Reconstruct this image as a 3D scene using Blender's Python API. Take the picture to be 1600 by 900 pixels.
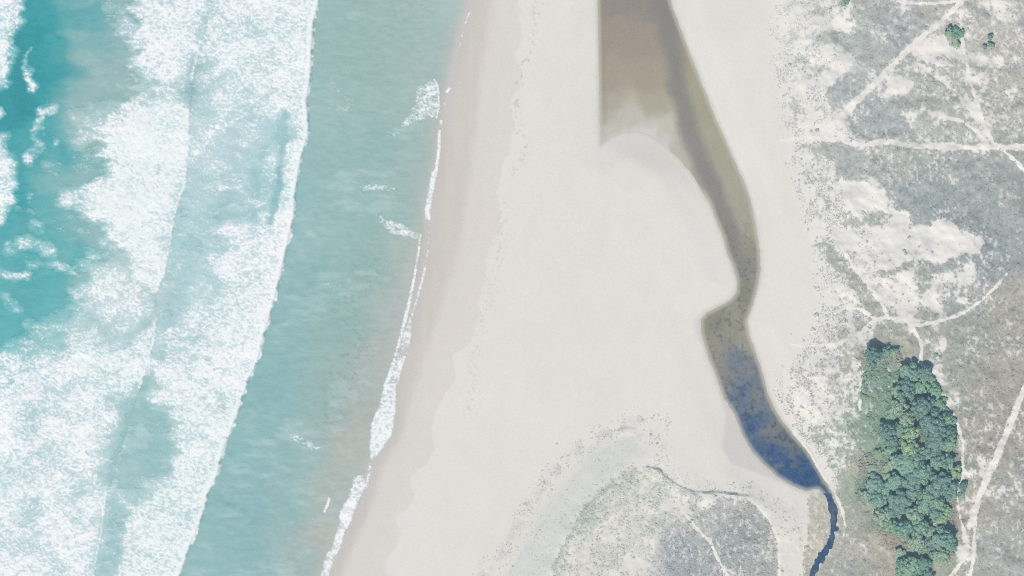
import bpy, math, random
import numpy as np

for o in list(bpy.data.objects):
    bpy.data.objects.remove(o)
S = bpy.context.scene
COL = S.collection
rnd = random.Random(11)
rng = np.random.default_rng(5)

# ------------------------------------------------------------------ camera, sky, sun
# survey aeroplane looking straight down; 1 traced unit = 0.25 m
M_PER = 0.25
CAM_H = 1200.0
cam_d = bpy.data.cameras.new('camera')
cam_d.sensor_width = 36.0
cam_d.lens = 36.0 * CAM_H / 400.0
cam_d.clip_start = 1.0
cam_d.clip_end = 8000.0
cam = bpy.data.objects.new('camera', cam_d)
cam.location = (0, 0, CAM_H)
COL.objects.link(cam)
S.camera = cam

SUN_EL = math.radians(50)
SUN_AZ = math.radians(202)          # clockwise from north (+y): light comes from the lower left
wd = bpy.data.worlds.new('World')
S.world = wd
wd.use_nodes = True
nt = wd.node_tree
nt.nodes.clear()
sky = nt.nodes.new('ShaderNodeTexSky')
sky.sky_type = 'NISHITA'
sky.sun_disc = False
sky.sun_elevation = SUN_EL
sky.sun_rotation = SUN_AZ
bg = nt.nodes.new('ShaderNodeBackground')
bg.inputs['Strength'].default_value = 0.085
wo = nt.nodes.new('ShaderNodeOutputWorld')
nt.links.new(sky.outputs[0], bg.inputs[0])
nt.links.new(bg.outputs[0], wo.inputs[0])

sd = bpy.data.lights.new('sun', 'SUN')
sd.energy = 5.0
sd.angle = math.radians(0.55)
sd.color = (1.0, 0.95, 0.87)
sun = bpy.data.objects.new('sun', sd)
sx, sy, sz = math.sin(SUN_AZ) * math.cos(SUN_EL), math.cos(SUN_AZ) * math.cos(SUN_EL), math.sin(SUN_EL)
from mathutils import Vector
sun.rotation_euler = Vector((sx, sy, sz)).to_track_quat('Z', 'Y').to_euler()
COL.objects.link(sun)

S.view_settings.view_transform = 'Standard'
S.view_settings.look = 'None'
S.view_settings.exposure = 0.62
S.view_settings.gamma = 1.0
S.cycles.use_denoising = False
S.cycles.filter_width = 1.2
S.cycles.use_adaptive_sampling = False
S.cycles.max_bounces = 6
S.cycles.diffuse_bounces = 3
S.cycles.transparent_max_bounces = 4
S.cycles.volume_bounces = 0

# what the eye sees through the air = base colour * KL + VEIL ; used to pick base colours
KL = np.array([1.62, 1.67, 1.66])
VEIL = np.array([0.040, 0.066, 0.088])


def lin(c):
    c = np.asarray(c, float) / 255.0
    return np.where(c <= 0.04045, c / 12.92, ((c + 0.055) / 1.055) ** 2.4)


def alb(c):
    return np.clip((lin(c) - VEIL) / KL, 0.008, 0.9)


# ------------------------------------------------------------------ noise and tracing tools
def _h(ix, iy, seed):
    n = (ix.astype(np.int64) * 374761393 + iy.astype(np.int64) * 668265263 + seed * 1274126177) & 0xffffffff
    n = ((n ^ (n >> 13)) * 1274126177) & 0xffffffff
    n = ((n ^ (n >> 16)) * 2246822519) & 0xffffffff
    return ((n ^ (n >> 15)) & 0xffffff) / float(0xffffff)


def vn(x, y, seed=0):
    ix, iy = np.floor(x), np.floor(y)
    fx, fy = x - ix, y - iy
    fx = fx * fx * fx * (fx * (fx * 6 - 15) + 10)
    fy = fy * fy * fy * (fy * (fy * 6 - 15) + 10)
    a, b = _h(ix, iy, seed), _h(ix + 1, iy, seed)
    c, d = _h(ix, iy + 1, seed), _h(ix + 1, iy + 1, seed)
    return a + (b - a) * fx + (c - a) * fy + (a - b - c + d) * fx * fy


def fbm(x, y, octv=4, seed=0, gain=0.5):
    """about 0..1, mean 0.5, spread widened"""
    s = np.zeros(np.shape(x)); a = 1.0; t = 0.0
    ca, sa = math.cos(0.6), math.sin(0.6)
    for k in range(octv):
        s = s + a * vn(x, y, seed + 17 * k)
        t += a; a *= gain
        x, y = (x * ca - y * sa) * 2.03 + 5.3, (x * sa + y * ca) * 2.03 + 1.7
    return np.clip((s / t - 0.5) * 1.5 + 0.5, 0, 1)


def ridge(x, y, octv=3, seed=0):
    s = np.zeros(np.shape(x)); a = 1.0; t = 0.0
    for k in range(octv):
        s = s + a * (1 - np.abs(2 * vn(x, y, seed + 31 * k) - 1)) ** 2
        t += a; a *= 0.55
        x, y = x * 1.97 + 3.1, y * 1.97 + 7.7
    return s / t


def cells(x, y, seed=0):
    """gap between the two nearest random cell centres: 0 on the walls of bubbles, larger inside"""
    ix, iy = np.floor(x), np.floor(y)
    f1 = np.full(np.shape(x), 9.); f2 = np.full(np.shape(x), 9.)
    for dx in (-1, 0, 1):
        for dy in (-1, 0, 1):
            d = np.hypot(ix + dx + _h(ix + dx, iy + dy, seed) - x, iy + dy + _h(ix + dx, iy + dy, seed + 7) - y)
            f2 = np.minimum(f2, np.maximum(f1, d)); f1 = np.minimum(f1, d)
    return f2 - f1


def ss(a, b, x):
    t = np.clip((x - a) / (b - a), 0, 1)
    return t * t * (3 - 2 * t)


def seg_dist(U, V, pts, width=None):
    """distance to an open polyline; also the width interpolated along it"""
    best = np.full(np.shape(U), 1e9)
    wb = np.zeros(np.shape(U))
    for i in range(len(pts) - 1):
        (x0, y0), (x1, y1) = pts[i][:2], pts[i + 1][:2]
        dx, dy = x1 - x0, y1 - y0
        t = np.clip(((U - x0) * dx + (V - y0) * dy) / (dx * dx + dy * dy + 1e-9), 0, 1)
        d = np.hypot(U - x0 - t * dx, V - y0 - t * dy)
        m = d < best
        best = np.where(m, d, best)
        if width is not None:
            wb = np.where(m, width[i] + (width[i + 1] - width[i]) * t, wb)
    return (best, wb) if width is not None else best


def poly_sd(U, V, pts):
    """signed distance to a closed polygon, negative inside"""
    d = seg_dist(U, V, list(pts) + [pts[0]])
    ins = np.zeros(np.shape(U), bool)
    n = len(pts)
    for i in range(n):
        (x0, y0), (x1, y1) = pts[i], pts[(i + 1) % n]
        if y0 == y1:
            continue
        c = (y0 > V) != (y1 > V)
        ins ^= c & (U < (x1 - x0) * (V - y0) / (y1 - y0) + x0)
    return np.where(ins, -d, d)


def boxed(fn, U, V, pts, pad, far):
    """evaluate fn only near the points' bounding box"""
    xs = [p[0] for p in pts]; ys = [p[1] for p in pts]
    m = (U > min(xs) - pad) & (U < max(xs) + pad) & (V > min(ys) - pad) & (V < max(ys) + pad)
    out = np.full(np.shape(U), float(far))
    if m.any():
        out[m] = fn(U[m], V[m])
    return out


def poly(U, V, pts, feather):
    """1 inside, soft edge, 0 outside"""
    d = boxed(lambda a, b: poly_sd(a, b, pts), U, V, pts, feather + 1, 1e6)
    return 1 - ss(-feather, feather, d)


def stroke(U, V, pts, w, feather):
    d = boxed(lambda a, b: seg_dist(a, b, pts), U, V, pts, w + feather + 1, 1e6)
    return 1 - ss(max(w - feather, 0), w + feather, d)


def blob(U, V, x, y, rx, ry, feather=0.35):
    d = np.hypot((U - x) / rx, (V - y) / ry)
    return 1 - ss(1 - feather, 1 + feather, d)


def curve(pts):
    p = np.array(sorted(pts, key=lambda q: q[1]), float)
    s0 = (p[1, 0] - p[0, 0]) / (p[1, 1] - p[0, 1]); s1 = (p[-1, 0] - p[-2, 0]) / (p[-1, 1] - p[-2, 1])
    p = np.vstack([[p[0, 0] - 400 * s0 * 0.3, p[0, 1] - 400], p, [p[-1, 0] + 400 * s1 * 0.5, p[-1, 1] + 400]])
    return lambda V: np.interp(V, p[:, 1], p[:, 0])


def idw(U, V, pts, power=3.0, soft=18.0):
    """blend colours (as seen) given at points (x, y, r, g, b)"""
    acc = np.zeros(np.shape(U) + (3,)); wt = np.zeros(np.shape(U))
    for p in pts:
        w = 1.0 / (((U - p[0]) ** 2 + (V - p[1]) ** 2 + soft * soft) ** (power / 2))
        acc += w[..., None] * np.array(p[2:5], float); wt += w
    return acc / wt[..., None]


def mix(a, b, t):
    return a + (np.asarray(b, float) - a) * t[..., None]


def to_x(U): return (U - 800.0) * M_PER
def to_y(V): return (450.0 - V) * M_PER


def axis(lo, hi, step, far_lo, far_hi):
    a = list(np.arange(lo, hi + step * 0.5, step))
    s, p, pre = step, lo, []
    while p > far_lo:
        s *= 1.28; p -= s; pre.append(p)
    s, p, post = step, a[-1], []
    while p < far_hi:
        s *= 1.28; p += s; post.append(p)
    return np.array(pre[::-1] + a + post)


# ------------------------------------------------------------------ object tools
def tag(o, label=None, cat=None, group=None, kind=None):
    if label: o['label'] = label
    if cat: o['category'] = cat
    if group: o['group'] = group
    if kind: o['kind'] = kind
    return o


def empty(name, loc, rz=0.0, sc=1.0):
    o = bpy.data.objects.new(name, None)
    o.empty_display_size = 0.5
    COL.objects.link(o)
    o.location = loc; o.rotation_euler = (0, 0, rz); o.scale = (sc, sc, sc)
    return o


def raw_mesh(name, verts, faces, mat, colors=None, smooth=True):
    """faces: int array (n, 3) or (n, 4)"""
    me = bpy.data.meshes.new(name)
    nv, nf, k = len(verts), len(faces), faces.shape[1]
    me.vertices.add(nv)
    me.vertices.foreach_set('co', np.asarray(verts, np.float32).ravel())
    me.loops.add(nf * k)
    me.loops.foreach_set('vertex_index', np.asarray(faces, np.int32).ravel())
    me.polygons.add(nf)
    me.polygons.foreach_set('loop_start', np.arange(0, nf * k, k, dtype=np.int32))
    me.polygons.foreach_set('loop_total', np.full(nf, k, np.int32))
    me.polygons.foreach_set('use_smooth', np.full(nf, smooth, bool))
    me.update(calc_edges=True)
    if colors is not None:
        at = me.color_attributes.new('tint', 'FLOAT_COLOR', 'POINT')
        c = np.ones((nv, 4), np.float32); c[:, :3] = colors
        at.data.foreach_set('color', c.ravel())
    me.materials.append(mat)
    return me


def add(name, me, parent=None):
    o = bpy.data.objects.new(name, me)
    COL.objects.link(o)
    if parent: o.parent = parent
    return o


def grid_faces(nu, nv):
    i = np.arange(nv - 1)[:, None] * nu + np.arange(nu - 1)[None, :]
    # image rows run downwards (y falls), so this order faces up
    return np.stack([i, i + nu, i + nu + 1, i + 1], -1).reshape(-1, 4)


def sub_mesh(name, verts, faces, keep, mat, colors):
    f = faces[keep]
    used = np.zeros(len(verts), bool); used[f.ravel()] = True
    remap = np.cumsum(used) - 1
    return raw_mesh(name, verts[used], remap[f], mat, colors[used])


# ------------------------------------------------------------------ materials
def new_mat(name):
    m = bpy.data.materials.new(name)
    m.use_nodes = True
    n = m.node_tree
    b = n.nodes['Principled BSDF']
    return m, n, b


def tint_mat(name, rough, spec, grain_scale, grain_amt, bump_scale=None, bump_str=0.0, bump_dist=0.1, stretch=(1, 1, 1)):
    m, n, b = new_mat(name)
    at = n.nodes.new('ShaderNodeAttribute'); at.attribute_name = 'tint'
    tc = n.nodes.new('ShaderNodeNewGeometry')
    mp = n.nodes.new('ShaderNodeMapping'); mp.inputs['Scale'].default_value = stretch
    n.links.new(tc.outputs['Position'], mp.inputs['Vector'])
    nz = n.nodes.new('ShaderNodeTexNoise')
    nz.inputs['Scale'].default_value = grain_scale; nz.inputs['Detail'].default_value = 3; nz.inputs['Roughness'].default_value = 0.65
    n.links.new(mp.outputs[0], nz.inputs['Vector'])
    mr = n.nodes.new('ShaderNodeMapRange')
    mr.inputs['From Min'].default_value = 0.25; mr.inputs['From Max'].default_value = 0.75
    mr.inputs['To Min'].default_value = 1 - grain_amt; mr.inputs['To Max'].default_value = 1 + grain_amt
    n.links.new(nz.outputs['Fac'], mr.inputs['Value'])
    vm = n.nodes.new('ShaderNodeVectorMath'); vm.operation = 'SCALE'
    n.links.new(at.outputs['Color'], vm.inputs[0]); n.links.new(mr.outputs[0], vm.inputs['Scale'])
    n.links.new(vm.outputs[0], b.inputs['Base Color'])
    b.inputs['Roughness'].default_value = rough
    b.inputs['Specular IOR Level'].default_value = spec
    if bump_scale:
        bn = n.nodes.new('ShaderNodeTexNoise'); bn.inputs['Scale'].default_value = bump_scale; bn.inputs['Detail'].default_value = 4
        n.links.new(mp.outputs[0], bn.inputs['Vector'])
        bp = n.nodes.new('ShaderNodeBump'); bp.inputs['Strength'].default_value = bump_str; bp.inputs['Distance'].default_value = bump_dist
        n.links.new(bn.outputs['Fac'], bp.inputs['Height']); n.links.new(bp.outputs[0], b.inputs['Normal'])
    return m


M_SAND = tint_mat('sand', 0.95, 0.15, 1.1, 0.02, 2.2, 0.25, 0.08)
M_TRACK = tint_mat('track sand', 0.95, 0.15, 1.5, 0.03, 2.5, 0.3, 0.08)
M_SEA = tint_mat('sea water', 0.22, 0.5, 0.5, 0.035, 1.1, 0.25, 0.12, (0.5, 1.3, 1))
M_FOAM = tint_mat('sea foam', 0.75, 0.2, 3.0, 0.09, 2.6, 0.3, 0.10)
M_RIVER = tint_mat('river water', 0.18, 0.5, 0.35, 0.02, 1.5, 0.05, 0.05)
M_SCRUB = tint_mat('scrub leaves', 0.8, 0.2, 2.0, 0.15)


def leaf_mat(name, c, var=0.25):
    m, n, b = new_mat(name)
    g = n.nodes.new('ShaderNodeNewGeometry')
    nz = n.nodes.new('ShaderNodeTexNoise'); nz.inputs['Scale'].default_value = 0.55; nz.inputs['Detail'].default_value = 3
    n.links.new(g.outputs['Position'], nz.inputs['Vector'])
    add_ = n.nodes.new('ShaderNodeMath'); add_.operation = 'ADD'
    sc = n.nodes.new('ShaderNodeMath'); sc.operation = 'MULTIPLY'; sc.inputs[1].default_value = 0.55
    n.links.new(g.outputs['Random Per Island'], sc.inputs[0])
    n.links.new(nz.outputs['Fac'], add_.inputs[0]); n.links.new(sc.outputs[0], add_.inputs[1])
    mr = n.nodes.new('ShaderNodeMapRange')
    mr.inputs['From Min'].default_value = 0.3; mr.inputs['From Max'].default_value = 1.25
    mr.inputs['To Min'].default_value = 1 - var; mr.inputs['To Max'].default_value = 1 + var
    n.links.new(add_.outputs[0], mr.inputs['Value'])
    vm = n.nodes.new('ShaderNodeVectorMath'); vm.operation = 'SCALE'; vm.inputs[0].default_value = c
    n.links.new(mr.outputs[0], vm.inputs['Scale'])
    n.links.new(vm.outputs[0], b.inputs['Base Color'])
    b.inputs['Roughness'].default_value = 0.6
    b.inputs['Specular IOR Level'].default_value = 0.3
    return m


LEAF = {
    'dark': leaf_mat('dark blue green leaves', (0.112, 0.175, 0.142)),
    'teal': leaf_mat('teal green leaves', (0.135, 0.220, 0.160)),
    'green': leaf_mat('mid green leaves', (0.155, 0.250, 0.155)),
    'yellow': leaf_mat('yellow green leaves', (0.215, 0.290, 0.160)),
    'grey': leaf_mat('grey green leaves', (0.205, 0.270, 0.180)),
    'shrub': leaf_mat('grey shrub leaves', (0.42, 0.435, 0.40)),
    'darkshrub': leaf_mat('dark shrub leaves', (0.30, 0.32, 0.295)),
}
m_, n_, b_ = new_mat('grey bark')
nz_ = n_.nodes.new('ShaderNodeTexNoise'); nz_.inputs['Scale'].default_value = 6
cr_ = n_.nodes.new('ShaderNodeValToRGB')
cr_.color_ramp.elements[0].color = (0.08, 0.065, 0.05, 1); cr_.color_ramp.elements[1].color = (0.2, 0.17, 0.14, 1)
n_.links.new(nz_.outputs['Fac'], cr_.inputs[0]); n_.links.new(cr_.outputs[0], b_.inputs['Base Color'])
b_.inputs['Roughness'].default_value = 0.9
M_BARK = m_

# ------------------------------------------------------------------ traced lines of the place
WATERLINE = curve([(730, 0), (718, 50), (704, 110), (694, 160), (689, 200), (684, 250), (674, 290), (667, 330), (668, 365), (660, 420),
                   (645, 480), (630, 540), (619, 600), (616, 650), (604, 690), (578, 730), (566, 780), (545, 825), (528, 860), (508, 900)])
WETLINE = curve([(768, 0), (764, 50), (752, 110), (744, 180), (738, 240), (734, 290), (724, 350), (708, 420), (690, 475), (668, 540),
                 (652, 595), (640, 640), (618, 690), (592, 735), (578, 785), (555, 840), (532, 900)])
TIDELINE = curve([(812, 0), (808, 30), (815, 60), (806, 84), (818, 118), (803, 150), (802, 190), (796, 230), (786, 262), (776, 300), (776, 318),
                  (788, 338), (776, 365), (764, 400), (762, 430), (748, 470), (752, 490), (738, 530), (716, 548), (706, 556), (711, 585), (700, 612),
                  (684, 636), (678, 665), (678, 700), (668, 724), (648, 733), (643, 750), (652, 772), (641, 793), (624, 804),
                  (619, 850), (606, 868), (600, 885), (606, 900)])
FRONT_C = curve([(499, 0), (491, 32), (488, 70), (486, 120), (479, 158), (482, 176), (483, 205), (470, 250), (462, 300), (460, 335), (446, 400),
                 (434, 450), (419, 503), (404, 560), (386, 602), (374, 640), (352, 695), (340, 740), (326, 770), (316, 810), (302, 840),
                 (288, 880), (276, 910)])
FRONT_B = curve([(330, 0), (318, 50), (303, 120), (297, 180), (296, 230), (291, 280), (275, 335), (266, 390), (258, 430), (243, 465),
                 (247, 500), (236, 555), (214, 625), (190, 700), (168, 775), (162, 830), (148, 900)])
RIVER = [(937, -140), (935, -60), (934, 0), (935, 60), (936, 120), (937, 180), (939, 226), (955, 214), (975, 206), (995, 204), (1015, 211), (1035, 224),
         (1060, 247), (1080, 270), (1095, 295), (1110, 320), (1118, 342), (1131, 372), (1135, 392), (1146, 418), (1152, 440), (1151, 456), (1142, 468),
         (1125, 478), (1104, 489), (1095, 500), (1096, 520), (1106, 556), (1120, 590), (1131, 622), (1148, 648), (1160, 680), (1175, 705),
         (1195, 727), (1215, 745), (1238, 759), (1260, 767), (1278, 764), (1286, 772), (1293, 790), (1297, 806), (1297, 825), (1291, 848),
         (1279, 868), (1270, 885), (1263, 905), (1250, 960), (1242, 1040), (1254, 1040), (1264, 960), (1274, 900), (1284, 880), (1298, 860), (1305, 838), (1309, 812), (1306, 790),
         (1298, 765), (1285, 745), (1272, 722), (1258, 700), (1240, 680), (1222, 658), (1208, 635), (1198, 610), (1192, 585), (1181, 552),
         (1170, 522), (1167, 502), (1175, 478), (1183, 450), (1188, 420), (1186, 390), (1180, 350), (1172, 310), (1158, 275), (1140, 235),
         (1120, 190), (1100, 140), (1080, 90), (1065, 50), (1050, 10), (1030, -60), (1016, -140)]
SEA_Z, RIVER_Z = 0.0, 0.75
DUNE_EDGE = curve([(1194, 0), (1196, 60), (1200, 110), (1212, 160), (1222, 205), (1226, 250), (1238, 300), (1252, 345), (1262, 390), (1268, 430),
                   (1276, 480), (1262, 520), (1235, 555), (1212, 590), (1203, 625), (1208, 660), (1238, 700), (1262, 735), (1285, 760), (1258, 790), (1246, 940)])
SCARP = [(1008, 728), (1030, 733), (1040, 744), (1058, 757), (1078, 766), (1100, 769), (1120, 768), (1145, 771), (1172, 774)]
SCARP2 = [(962, 673), (973, 669), (984, 667), (992, 669)]

TRACKS = [
    ('sandy_track', [(1516, -20, 6), (1500, 4, 7), (1470, 34, 8), (1440, 58, 9), (1420, 76, 9), (1392, 104, 9), (1360, 138, 10), (1330, 164, 12), (1304, 192, 14), (1282, 212, 16)]),
    ('sandy_track', [(1218, 219, 6), (1258, 216, 9), (1310, 218, 10), (1345, 227, 9), (1368, 223, 10), (1390, 221, 9), (1420, 229, 8), (1450, 228, 10), (1482, 229, 16), (1520, 231, 13), (1560, 230, 13), (1640, 231, 12)]),
    ('footpath', [(1499, 18, 3), (1500, 45, 4), (1503, 74, 4), (1508, 95, 5), (1514, 128, 5), (1524, 160, 5), (1534, 190, 6), (1550, 224, 8), (1572, 240, 6), (1604, 270, 5), (1630, 300, 5)]),
    ('footpath', [(1432, 86, 3), (1450, 97, 4), (1466, 102, 4), (1486, 103, 3)]),
    ('footpath', [(1466, 180, 4), (1486, 186, 4), (1502, 190, 4), (1516, 200, 4), (1532, 212, 4)]),
    ('footpath', [(1571, 428, 2.5), (1560, 442, 3), (1540, 463, 4), (1512, 485, 4.5), (1486, 496, 4.5), (1450, 505, 4), (1434, 508, 5), (1412, 501, 6), (1386, 495, 5), (1366, 500, 6), (1350, 515, 5), (1328, 528, 5), (1304, 538, 5), (1262, 540, 5), (1236, 538, 4)]),
    ('footpath', [(1422, 504, 6), (1430, 520, 5), (1439, 538, 4), (1437, 566, 5), (1449, 580, 6), (1458, 602, 10), (1468, 622, 9), (1482, 640, 6), (1494, 662, 5), (1503, 692, 4), (1502, 730, 5), (1498, 754, 5), (1492, 774, 4), (1499, 806, 4), (1506, 832, 5), (1509, 850, 12), (1508, 862, 12), (1500, 880, 5), (1484, 900, 5), (1478, 930, 5)]),
    ('sandy_track', [(1640, 530, 10), (1600, 606, 9), (1582, 648, 10), (1566, 690, 11), (1552, 722, 13), (1538, 752, 12), (1528, 776, 11), (1522, 800, 12), (1514, 822, 9)]),
    ('footpath', [(1522, 815, 5), (1521, 845, 4), (1520, 870, 4), (1513, 905, 5), (1506, 940, 5)]),
    ('footpath', [(1366, 498, 6), (1346, 484, 7), (1324, 480, 5), (1304, 488, 4)]),
    ('footpath', [(1386, 494, 5), (1376, 472, 8), (1352, 440, 8), (1332, 414, 7), (1314, 388, 5), (1300, 366, 4)]),
    ('footpath', [(1366, 503, 4), (1358, 528, 4), (1349, 560, 3), (1344, 590, 3), (1342, 640, 3)]),
    ('footpath', [(1240, 674, 3), (1264, 706, 4), (1286, 742, 4), (1305, 772, 4), (1317, 800, 3), (1320, 822, 2.5), (1318, 838, 2)]),
    ('footpath', [(1166, 775, 4), (1186, 792, 4), (1204, 814, 5), (1214, 838, 5), (1218, 868, 5), (1216, 930, 5)]),
    ('footpath', [(1064, 796, 3), (1080, 814, 4), (1096, 834, 4), (1110, 846, 4), (1118, 866, 4), (1136, 900, 4), (1146, 930, 4)]),
    ('footpath', [(1396, 2, 3), (1430, 6, 4), (1462, 6, 4), (1496, 2, 4)]),
]


def river_sd(U, V):
    return boxed(lambda a, b: poly_sd(a, b, RIVER), U, V, RIVER, 90, 200.0) + (fbm(U / 7, V / 7, 3, 62) - .5) * (1.5 + 5.5 * ss(755, 785, V))


def track_wid(U, V):
    return .46 + .50 * fbm(U / 26, V / 26, 3, 93)


def track_cover(U, V):
    t = np.zeros(np.shape(U))
    wob = (fbm(U / 9, V / 9, 3, 91) - 0.5) * 5
    for _, p in TRACKS:
        d = boxed(lambda a, b: (lambda q: q[0] - q[1] * 0.5 * track_wid(a, b))(seg_dist(a, b, p, [k[2] for k in p])), U, V, p, 30, 1e6)
        t = np.maximum(t, 1 - ss(-1.2, 1.8, d + wob * 0.55))
    return t


# ------------------------------------------------------------------ how bare the sand is (0 closed scrub .. 1 open sand)
def bare_field(U, V):
    d = U - DUNE_EDGE(V)                               # inland distance
    B = 0.86 - 0.36 * ss(0, 70, d) - 0.22 * ss(60, 170, d)
    B = np.where(V > 770, 0.30, B)
    low = [  # (strength, shape): minus = denser scrub, plus = open sand
        (-.30, lambda: poly(U, V, [(1400, 55), (1335, 62), (1330, 80), (1345, 95), (1385, 100), (1420, 72), (1450, 40), (1470, 12), (1440, 15), (1410, 30)], 14)),
        (-.35, lambda: stroke(U, V, [(1272, 66), (1300, 57), (1335, 64), (1365, 72)], 8, 6)),
        (-.25, lambda: stroke(U, V, [(1215, 22), (1228, 34), (1238, 52), (1244, 64)], 7, 6)),
        (-.35, lambda: poly(U, V, [(1290, 150), (1300, 170), (1340, 140), (1350, 115), (1325, 108), (1308, 130)], 8)),
        (-.35, lambda: poly(U, V, [(1312, 200), (1340, 180), (1370, 155), (1410, 175), (1430, 215), (1390, 214), (1360, 214), (1325, 210)], 10)),
        (-.35, lambda: blob(U, V, 1240, 168, 9, 16)),
        (-.28, lambda: stroke(U, V, [(1234, 234), (1270, 232), (1300, 231), (1338, 240)], 8, 6)),
        (-.22, lambda: stroke(U, V, [(1226, 208), (1244, 207), (1252, 208)], 5, 4)),
        (-.30, lambda: poly(U, V, [(1300, 235), (1400, 232), (1440, 240), (1400, 300), (1340, 292), (1310, 262)], 14)),
        (-.40, lambda: stroke(U, V, [(1290, 380), (1297, 398), (1315, 415), (1336, 440), (1360, 470), (1372, 488)], 12, 7)),
        (-.35, lambda: stroke(U, V, [(1322, 350), (1338, 345), (1358, 338)], 7, 6)),
        (-.35, lambda: poly(U, V, [(1420, 265), (1600, 240), (1760, 420), (1570, 470), (1535, 430), (1535, 370), (1500, 340), (1440, 350), (1405, 330)], 25)),
        (-.30, lambda: poly(U, V, [(1480, 520), (1760, 430), (1760, 760), (1560, 740), (1500, 680), (1470, 600)], 25)),
        (-.32, lambda: poly(U, V, [(1530, 790), (1760, 760), (1760, 1110), (1520, 1110)], 20)),
        (-.45, lambda: poly(U, V, [(1375, 510), (1415, 508), (1432, 540), (1430, 575), (1450, 600), (1490, 680), (1495, 850), (1480, 1110), (1268, 1110), (1276, 900), (1300, 858), (1310, 820), (1300, 775), (1322, 730), (1335, 700), (1342, 640), (1348, 570)], 10)),
        (.55, lambda: blob(U, V, 1240, 35, 36, 16, .5)),
        (.45, lambda: poly(U, V, [(1270, 28), (1330, 8), (1330, 50), (1290, 52)], 12)),
        (.45, lambda: poly(U, V, [(1250, 80), (1300, 70), (1330, 85), (1328, 102), (1270, 100)], 10)),
        (.55, lambda: poly(U, V, [(1255, 130), (1300, 112), (1308, 120), (1288, 150), (1300, 178), (1325, 205), (1345, 215), (1240, 215), (1252, 175)], 9)),
        (.60, lambda: poly(U, V, [(1296, 302), (1330, 285), (1380, 300), (1384, 328), (1350, 330), (1310, 322)], 8)),
        (.70, lambda: poly(U, V, [(1386, 352), (1395, 330), (1422, 328), (1428, 350), (1450, 352), (1476, 340), (1500, 362), (1532, 372), (1533, 398), (1505, 398), (1470, 408), (1440, 404), (1400, 410), (1330, 412), (1300, 380), (1296, 350), (1340, 362)], 7)),
        (.35, lambda: poly(U, V, [(1310, 380), (1400, 405), (1520, 405), (1530, 440), (1440, 450), (1430, 500), (1390, 490), (1350, 435)], 10)),
        (-.38, lambda: stroke(U, V, [(1360, 432), (1395, 425), (1420, 416)], 4, 4)),
        (-.38, lambda: stroke(U, V, [(1440, 425), (1462, 421), (1490, 416)], 5, 4)),
        (-.30, lambda: stroke(U, V, [(1370, 445), (1392, 452)], 4, 3)),
        (.5, lambda: blob(U, V, 1405, 133, 18, 12, .4)),
        (.5, lambda: blob(U, V, 1445, 78, 22, 12, .4)),
        (.5, lambda: stroke(U, V, [(1468, 62), (1478, 78), (1500, 86), (1535, 94), (1560, 96)], 8, 6)),
        (.32, lambda: stroke(U, V, [(1555, 8), (1570, 30)], 10, 8)),
        (.42, lambda: stroke(U, V, [(1405, 178), (1440, 174), (1470, 180)], 6, 5)),
        (.35, lambda: stroke(U, V, [(1434, 105), (1470, 122), (1500, 148), (1520, 180), (1538, 205)], 7, 7)),
        (.30, lambda: blob(U, V, 1530, 125, 14, 14, .5)),
        (.35, lambda: blob(U, V, 1365, 270, 26, 25, .5)),
        (.55, lambda: blob(U, V, 1340, 296, 16, 10, .5)),
        (.45, lambda: blob(U, V, 1452, 470, 12, 18, .5)),
        (.40, lambda: blob(U, V, 1503, 470, 9, 6, .4)),
        (.60, lambda: blob(U, V, 1472, 538, 5, 12, .4)),
        (.65, lambda: poly(U, V, [(1453, 575), (1470, 585), (1480, 602), (1465, 606), (1480, 640), (1466, 622)], 5)),
        (.30, lambda: blob(U, V, 1490, 622, 12, 14, .5)),
        (.40, lambda: blob(U, V, 1588, 720, 16, 12, .4)),
        (.45, lambda: blob(U, V, 1484, 808, 5, 12, .5)),
        (.30, lambda: blob(U, V, 1498, 858, 14, 20, .5)),
        (.28, lambda: stroke(U, V, [(1540, 660), (1530, 740), (1500, 740)], 6, 6)),
        (.18, lambda: poly(U, V, [(1200, 620), (1240, 560), (1300, 560), (1345, 580), (1340, 660), (1300, 720), (1290, 750), (1240, 700)], 15)),
        (.30, lambda: poly(U, V, [(1215, 660), (1240, 650), (1300, 735), (1310, 790), (1290, 775), (1262, 735)], 8)),
        (.22, lambda: stroke(U, V, [(1330, 850), (1345, 868), (1360, 880)], 8, 8)),
    ]
    for a, f in low:
        B = B + a * f()
    td = np.full(np.shape(U), 99.)
    for _, p in TRACKS:
        td = np.minimum(td, boxed(lambda a, b_: seg_dist(a, b_, p) - p[len(p) // 2][2] * .4, U, V, p, 30, 99))
    B = B + .17 * (1 - ss(0, 12, td)) * ss(.4, .7, fbm(U / 30, V / 30, 2, 94))
    # seaward of the dune edge and round the river: open sand with sparse tufts
    B = np.where(d < 0, 1.0 + 0.012 * -d, B + 0.34 * (1 - ss(0, 20, d + 8 + (fbm(U / 14, V / 14, 3, 33) - .5) * 44)))
    B = np.where((U < 1260) & (V > 640) & (d < 30), 1.3, B)
    # the spit of scrub between beach and creek
    spit = poly(U, V, [(846, 1110), (862, 880), (885, 835), (905, 800), (930, 770), (958, 745), (985, 728), (1010, 726), (1035, 738), (1062, 760),
                       (1110, 772), (1165, 776), (1192, 792), (1212, 828), (1222, 870), (1222, 1110)], 9)
    heath = poly(U, V, [(1010, 1110), (1012, 880), (1035, 835), (1062, 812), (1110, 790), (1160, 785), (1190, 805), (1208, 850), (1212, 1110)], 10)
    band = stroke(U, V, [(846, 905), (868, 868), (888, 830), (908, 797), (930, 768), (952, 752), (968, 736)], 7.5, 4)
    sp = 0.38 - 0.26 * heath - 0.34 * band
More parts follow.
